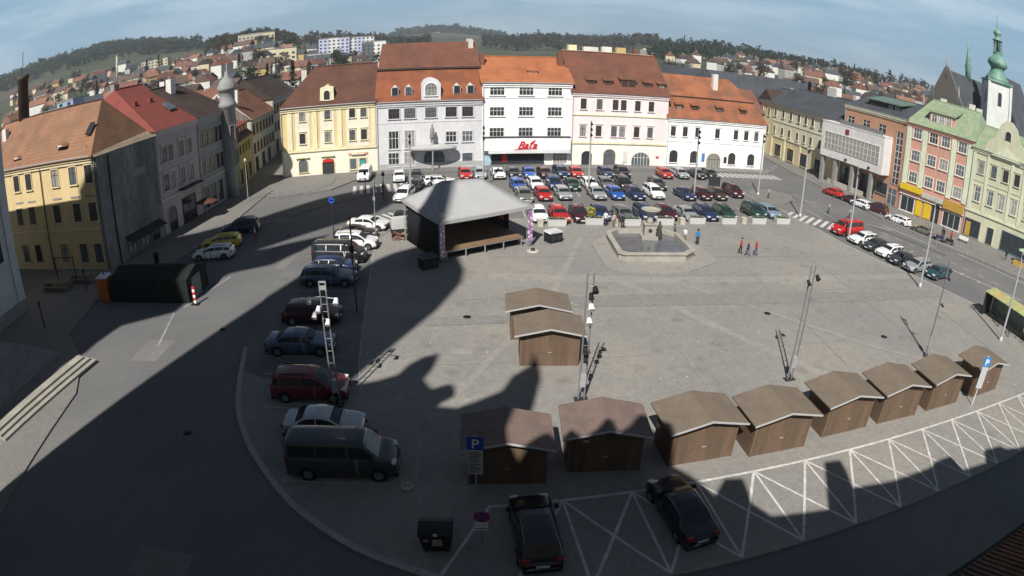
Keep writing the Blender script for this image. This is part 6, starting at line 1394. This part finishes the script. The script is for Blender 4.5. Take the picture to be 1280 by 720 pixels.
# scattered hillside houses
rnd = random.Random(11); placed = []
zones = [(-50,-41,240,700,34,'far left slope'),(-41,-30,230,640,52,'left slope'),(-30,-20,230,560,46,'slope below the wooded hill'),(-20,-9,260,620,34,'slope above the brown roof'),(4,16,300,700,12,'slope beyond the middle roofs'),(16,27,260,640,34,'slope right of the middle'),(27,34,260,620,34,'right-hand slope'),(34,43,260,680,58,'far right slope')]
for (a0, a1, r0_, r1_, n, zn) in zones:
    k = 0; tries = 0
    while k < n and tries < 4000:
        tries += 1; az = rnd.uniform(a0, a1); r = r0_ + (r1_-r0_)*rnd.random()**.8; x, y = polar(az, r)
        if any((x-a)**2+(y-b)**2 < 15**2 for a, b in placed): continue
        placed.append((x, y)); k += 1
        wl = rnd.choices(['white','cream','ochre','grey','pink'],[6,4,1,2,1])[0]; rf = rnd.choices(['red','orange','brown','grey','dark'],[4,2,4,3,2] if zn != 'far right slope' else [2,1,3,5,2])[0]
        W_ = rnd.choice((9,12,15)); H_ = rnd.choice((5,6,8))
        town_house(x, y, math.radians(rnd.choice((0,15,-20,80,100,45))), W_, 8, H_, H_+3.4, wl, rf, 'small %s house with %s roof on the %s' % (wl, rf, zn), '%s houses with %s roofs on the %s' % (wl, rf, zn), wins=(r < 330))
# ---------------------------------------------------------------- trees
BARK = mat('bark', (.07,.055,.04), .95, .2, 3)
LF = [mat('crown_bare_brown', (.085,.07,.055), .95, .3, .5), mat('crown_grey_brown', (.065,.06,.05), .95, .3, .5), mat('crown_spring_green', (.085,.11,.035), .9, .3, .5), mat('crown_conifer', (.018,.04,.022), .9, .3, .5), mat('crown_dull_green', (.04,.06,.03), .9, .3, .5)]
def leafy(m, k=.5):
    t = m.node_tree; b = t.nodes['Principled BSDF']; o = [n for n in t.nodes if n.type == 'OUTPUT_MATERIAL'][0]
    tr = t.nodes.new('ShaderNodeBsdfTranslucent'); ms = t.nodes.new('ShaderNodeMixShader'); ms.inputs[0].default_value = k
    if b.inputs['Base Color'].links: t.links.new(b.inputs['Base Color'].links[0].from_socket, tr.inputs[0])
    t.links.new(b.outputs[0], ms.inputs[1]); t.links.new(tr.outputs[0], ms.inputs[2]); t.links.new(ms.outputs[0], o.inputs[0])
for m in LF: leafy(m)
def crown_mb(kind, h, rr, n, sz, seed):
    rd = random.Random(seed); m_ = MB()
    cl = [(rd.uniform(-.6,.6)*rr, rd.uniform(-.6,.6)*rr, rd.uniform(.42,.88)*h, rd.uniform(.3,.55)*rr) for _ in range(9)]
    for i in range(n):
        if kind == 'conifer':
            t = rd.random()**.7; z = h*(.12+.88*t); R = rr*(1-t)*(.75+.35*math.sin(t*34)) + .1; a = rd.uniform(0,6.283); q = R*math.sqrt(rd.random()); x, y = q*math.cos(a), q*math.sin(a)
        else:
            c = rd.choice(cl); u, v_, w_ = rd.gauss(0,.5), rd.gauss(0,.5), rd.gauss(0,.5); x, y, z = c[0]+u*c[3]*1.3, c[1]+v_*c[3]*1.3, c[2]+w_*c[3]*1.3
        d1 = Vector((rd.uniform(-1,1),rd.uniform(-1,1),rd.uniform(-1,1))).normalized()*sz; d2 = Vector((rd.uniform(-1,1),rd.uniform(-1,1),rd.uniform(-1,1))).normalized()*sz
        m_.add([(x,y,z),(x+d1.x,y+d1.y,z+d1.z),(x+d2.x,y+d2.y,z+d2.z)], [(0,1,2)])
    return m_
TREES = []
for s_, (kind, h_, rr, mt) in enumerate((('round',12,4.2,LF[0]),('round',14,4.8,LF[1]),('round',10,4.0,LF[2]),('conifer',15,3.2,LF[3]),('conifer',12,2.8,LF[3]),('round',11,3.8,LF[4]))):
    t = thing('conifer_tree' if kind == 'conifer' else 'broadleaf_tree', '', 'tree')
    m_ = MB(); m_.tube((0,0,-.5),(0,0,h_*.55),.28,.14,n=6)
    if kind != 'conifer':
        rd = random.Random(s_)
        for k in range(6): a = rd.uniform(0,6.28); m_.tube((0,0,h_*(.25+.05*k)),(rr*.6*math.cos(a),rr*.6*math.sin(a),h_*(.55+.05*k)),.1,.03,n=5)
    m_.build('trunk', BARK, t); crown_mb(kind, h_, rr, 620, .8 if kind != 'conifer' else .7, s_).build('crown', mt, t); TREES.append(t)
tused = [False]*6; TN = ['bare brown tree','bare grey-brown tree','fresh green tree','tall dark conifer','short dark conifer','dull green tree']
def tree(x, y, k, sc, where):
    o = copy_tree(TREES[k]) if tused[k] else TREES[k]; tused[k] = True
    o.location = (x, y, ground_z(x, y) - .3); o.rotation_euler.z = rnd.uniform(0,6.28); o.scale = (sc, sc, sc*rnd.uniform(.9,1.15))
    tag(o, '%s among others %s' % (TN[k], where), group='%ss %s' % (TN[k], where))
def belt(a0, a1, r0_, r1_, n, wts, where, s0=.8, s1=1.15):
    for _ in range(n):
        x, y = polar(rnd.uniform(a0,a1), rnd.uniform(r0_,r1_))
        if any((x-a)**2+(y-b)**2 < 49 for a, b in placed): continue
        tree(x, y, rnd.choices(range(6), wts)[0], rnd.uniform(s0, s1), where)
belt(-28.5,-20.5,560,720,46,[4,5,1,3,2,3],'on the wooded hill left of the middle'); belt(-20,-9,640,900,14,[3,3,1,3,2,2],'on the skyline above the lilac blocks',.9,1.2)
belt(4,16,640,900,14,[4,4,1,3,2,2],'on the skyline beyond the middle roofs'); belt(16,25.5,560,760,22,[3,3,1,5,4,3],'on the skyline right of the middle'); belt(25.5,33,520,700,26,[4,4,1,4,3,2],'on the right-hand skyline')
belt(33,43,420,740,14,[3,3,2,2,2,3],'between the houses of the far right slope'); belt(-50,-30,240,640,30,[3,3,2,2,2,3],'between the houses of the left slope'); belt(-30,-10,240,520,26,[3,3,2,2,2,3],'between the houses below the wooded hill'); belt(14,34,190,420,26,[4,4,3,2,2,3],'between the roofs beyond the right-hand street')
# far woods: one mass each
def wood(name_label, spots_, n_, sz, m, h0=9):
    m_ = MB()
    for (x, y, z, sc, con) in spots_:
        hh = h0*sc*(1.25 if con else 1)
        for i in range(n_):
            if con: t = rnd.random(); R = 2.6*sc*(1-t)+.3; zz = hh*t
            else: t = rnd.random(); R = 3.6*sc*math.sqrt(max(.05,1-(2*t-1.1)**2)); zz = hh*(.25+.75*t)
            a = rnd.uniform(0,6.28); q = R*math.sqrt(rnd.random()); px, py, pz = x+q*math.cos(a), y+q*math.sin(a), z+zz; s_ = sz*sc
            m_.add([(px,py,pz),(px+rnd.uniform(-s_,s_),py+rnd.uniform(-s_,s_),pz+rnd.uniform(-.3,1)*s_),(px+rnd.uniform(-s_,s_),py+rnd.uniform(-s_,s_),pz+rnd.uniform(-.3,1)*s_)], [(0,1,2)])
    return tag(m_.build('woodland', m), name_label, 'woodland', kind='stuff')
def spots_in(a0, a1, r0_, r1_, n, con=.3):
    o = []
    for _ in range(n):
        az = rnd.uniform(a0,a1); r = rnd.uniform(r0_,r1_); x, y = polar(az, r)
        if any((x-a)**2+(y-b)**2 < 64 for a, b in placed): continue
        o.append((x, y, ground_z(x, y)-.5, rnd.uniform(.8,1.35), rnd.random() < con))
    return o
WD = [mat('wood_brown', (.075,.068,.045), .95, .35, .03, c2=(.05,.065,.03)), mat('wood_green', (.03,.062,.038), .95, .3, .02, c2=(.05,.065,.038)), mat('wood_grey', (.075,.066,.055), .95, .3, .03, c2=(.045,.055,.035))]
for m in WD: leafy(m)
wood('bare brown and green wood on the hill left of the middle', spots_in(-29,-20.3,570,760,620), 34, 2.4, WD[0])
wood('dark wood covering the long hill at the far left', spots_in(-56,-29,950,1700,1500,.6), 22, 5.5, WD[1], 12)
wood('grey-brown wood along the skyline left of the rust roof', spots_in(-20.3,-8,800,1300,420,.4), 24, 3.6, WD[2], 10)
wood('dark wood on the distant round hill in the middle', spots_in(-13,-1,2000,2600,700,.7), 16, 9, WD[1], 14)
wood('grey bare wood behind the bright white shop roof', spots_in(-3,13,900,1500,620,.15), 24, 4.2, WD[2], 13)
wood('green and brown wood right of the middle', spots_in(12,27,560,900,420,.5), 28, 2.8, WD[1])
wood('brown wood along the right-hand skyline', spots_in(26,34,540,760,160,.3), 30, 2.4, WD[0])
wood('green scrub along the distant far right skyline', spots_in(33,60,720,900,260,.3), 24, 3, WD[0])

# ---------------------------------------------------------------- haze
hm = bpy.data.materials.new('haze_air'); hm.use_nodes = True; t = hm.node_tree; t.nodes.clear()
ho = t.nodes.new('ShaderNodeOutputMaterial'); hv = t.nodes.new('ShaderNodeVolumePrincipled'); hv.inputs['Color'].default_value = (.88,.94,1,1); hv.inputs['Density'].default_value = HAZE_D; hv.inputs['Anisotropy'].default_value = .2
t.links.new(hv.outputs[0], ho.inputs['Volume'])
if HAZE_D > 0:
    o = MB().box(-3000,3000,-3000,3000,-40,158).build('haze', hm); tag(o, kind='stuff')
# drop unused prototypes
for o in [o for o in bpy.data.objects if o.parent is None and o.type == 'EMPTY' and o.get('label') == '']:
    for c in list(o.children_recursive): bpy.data.objects.remove(c)
    bpy.data.objects.remove(o)
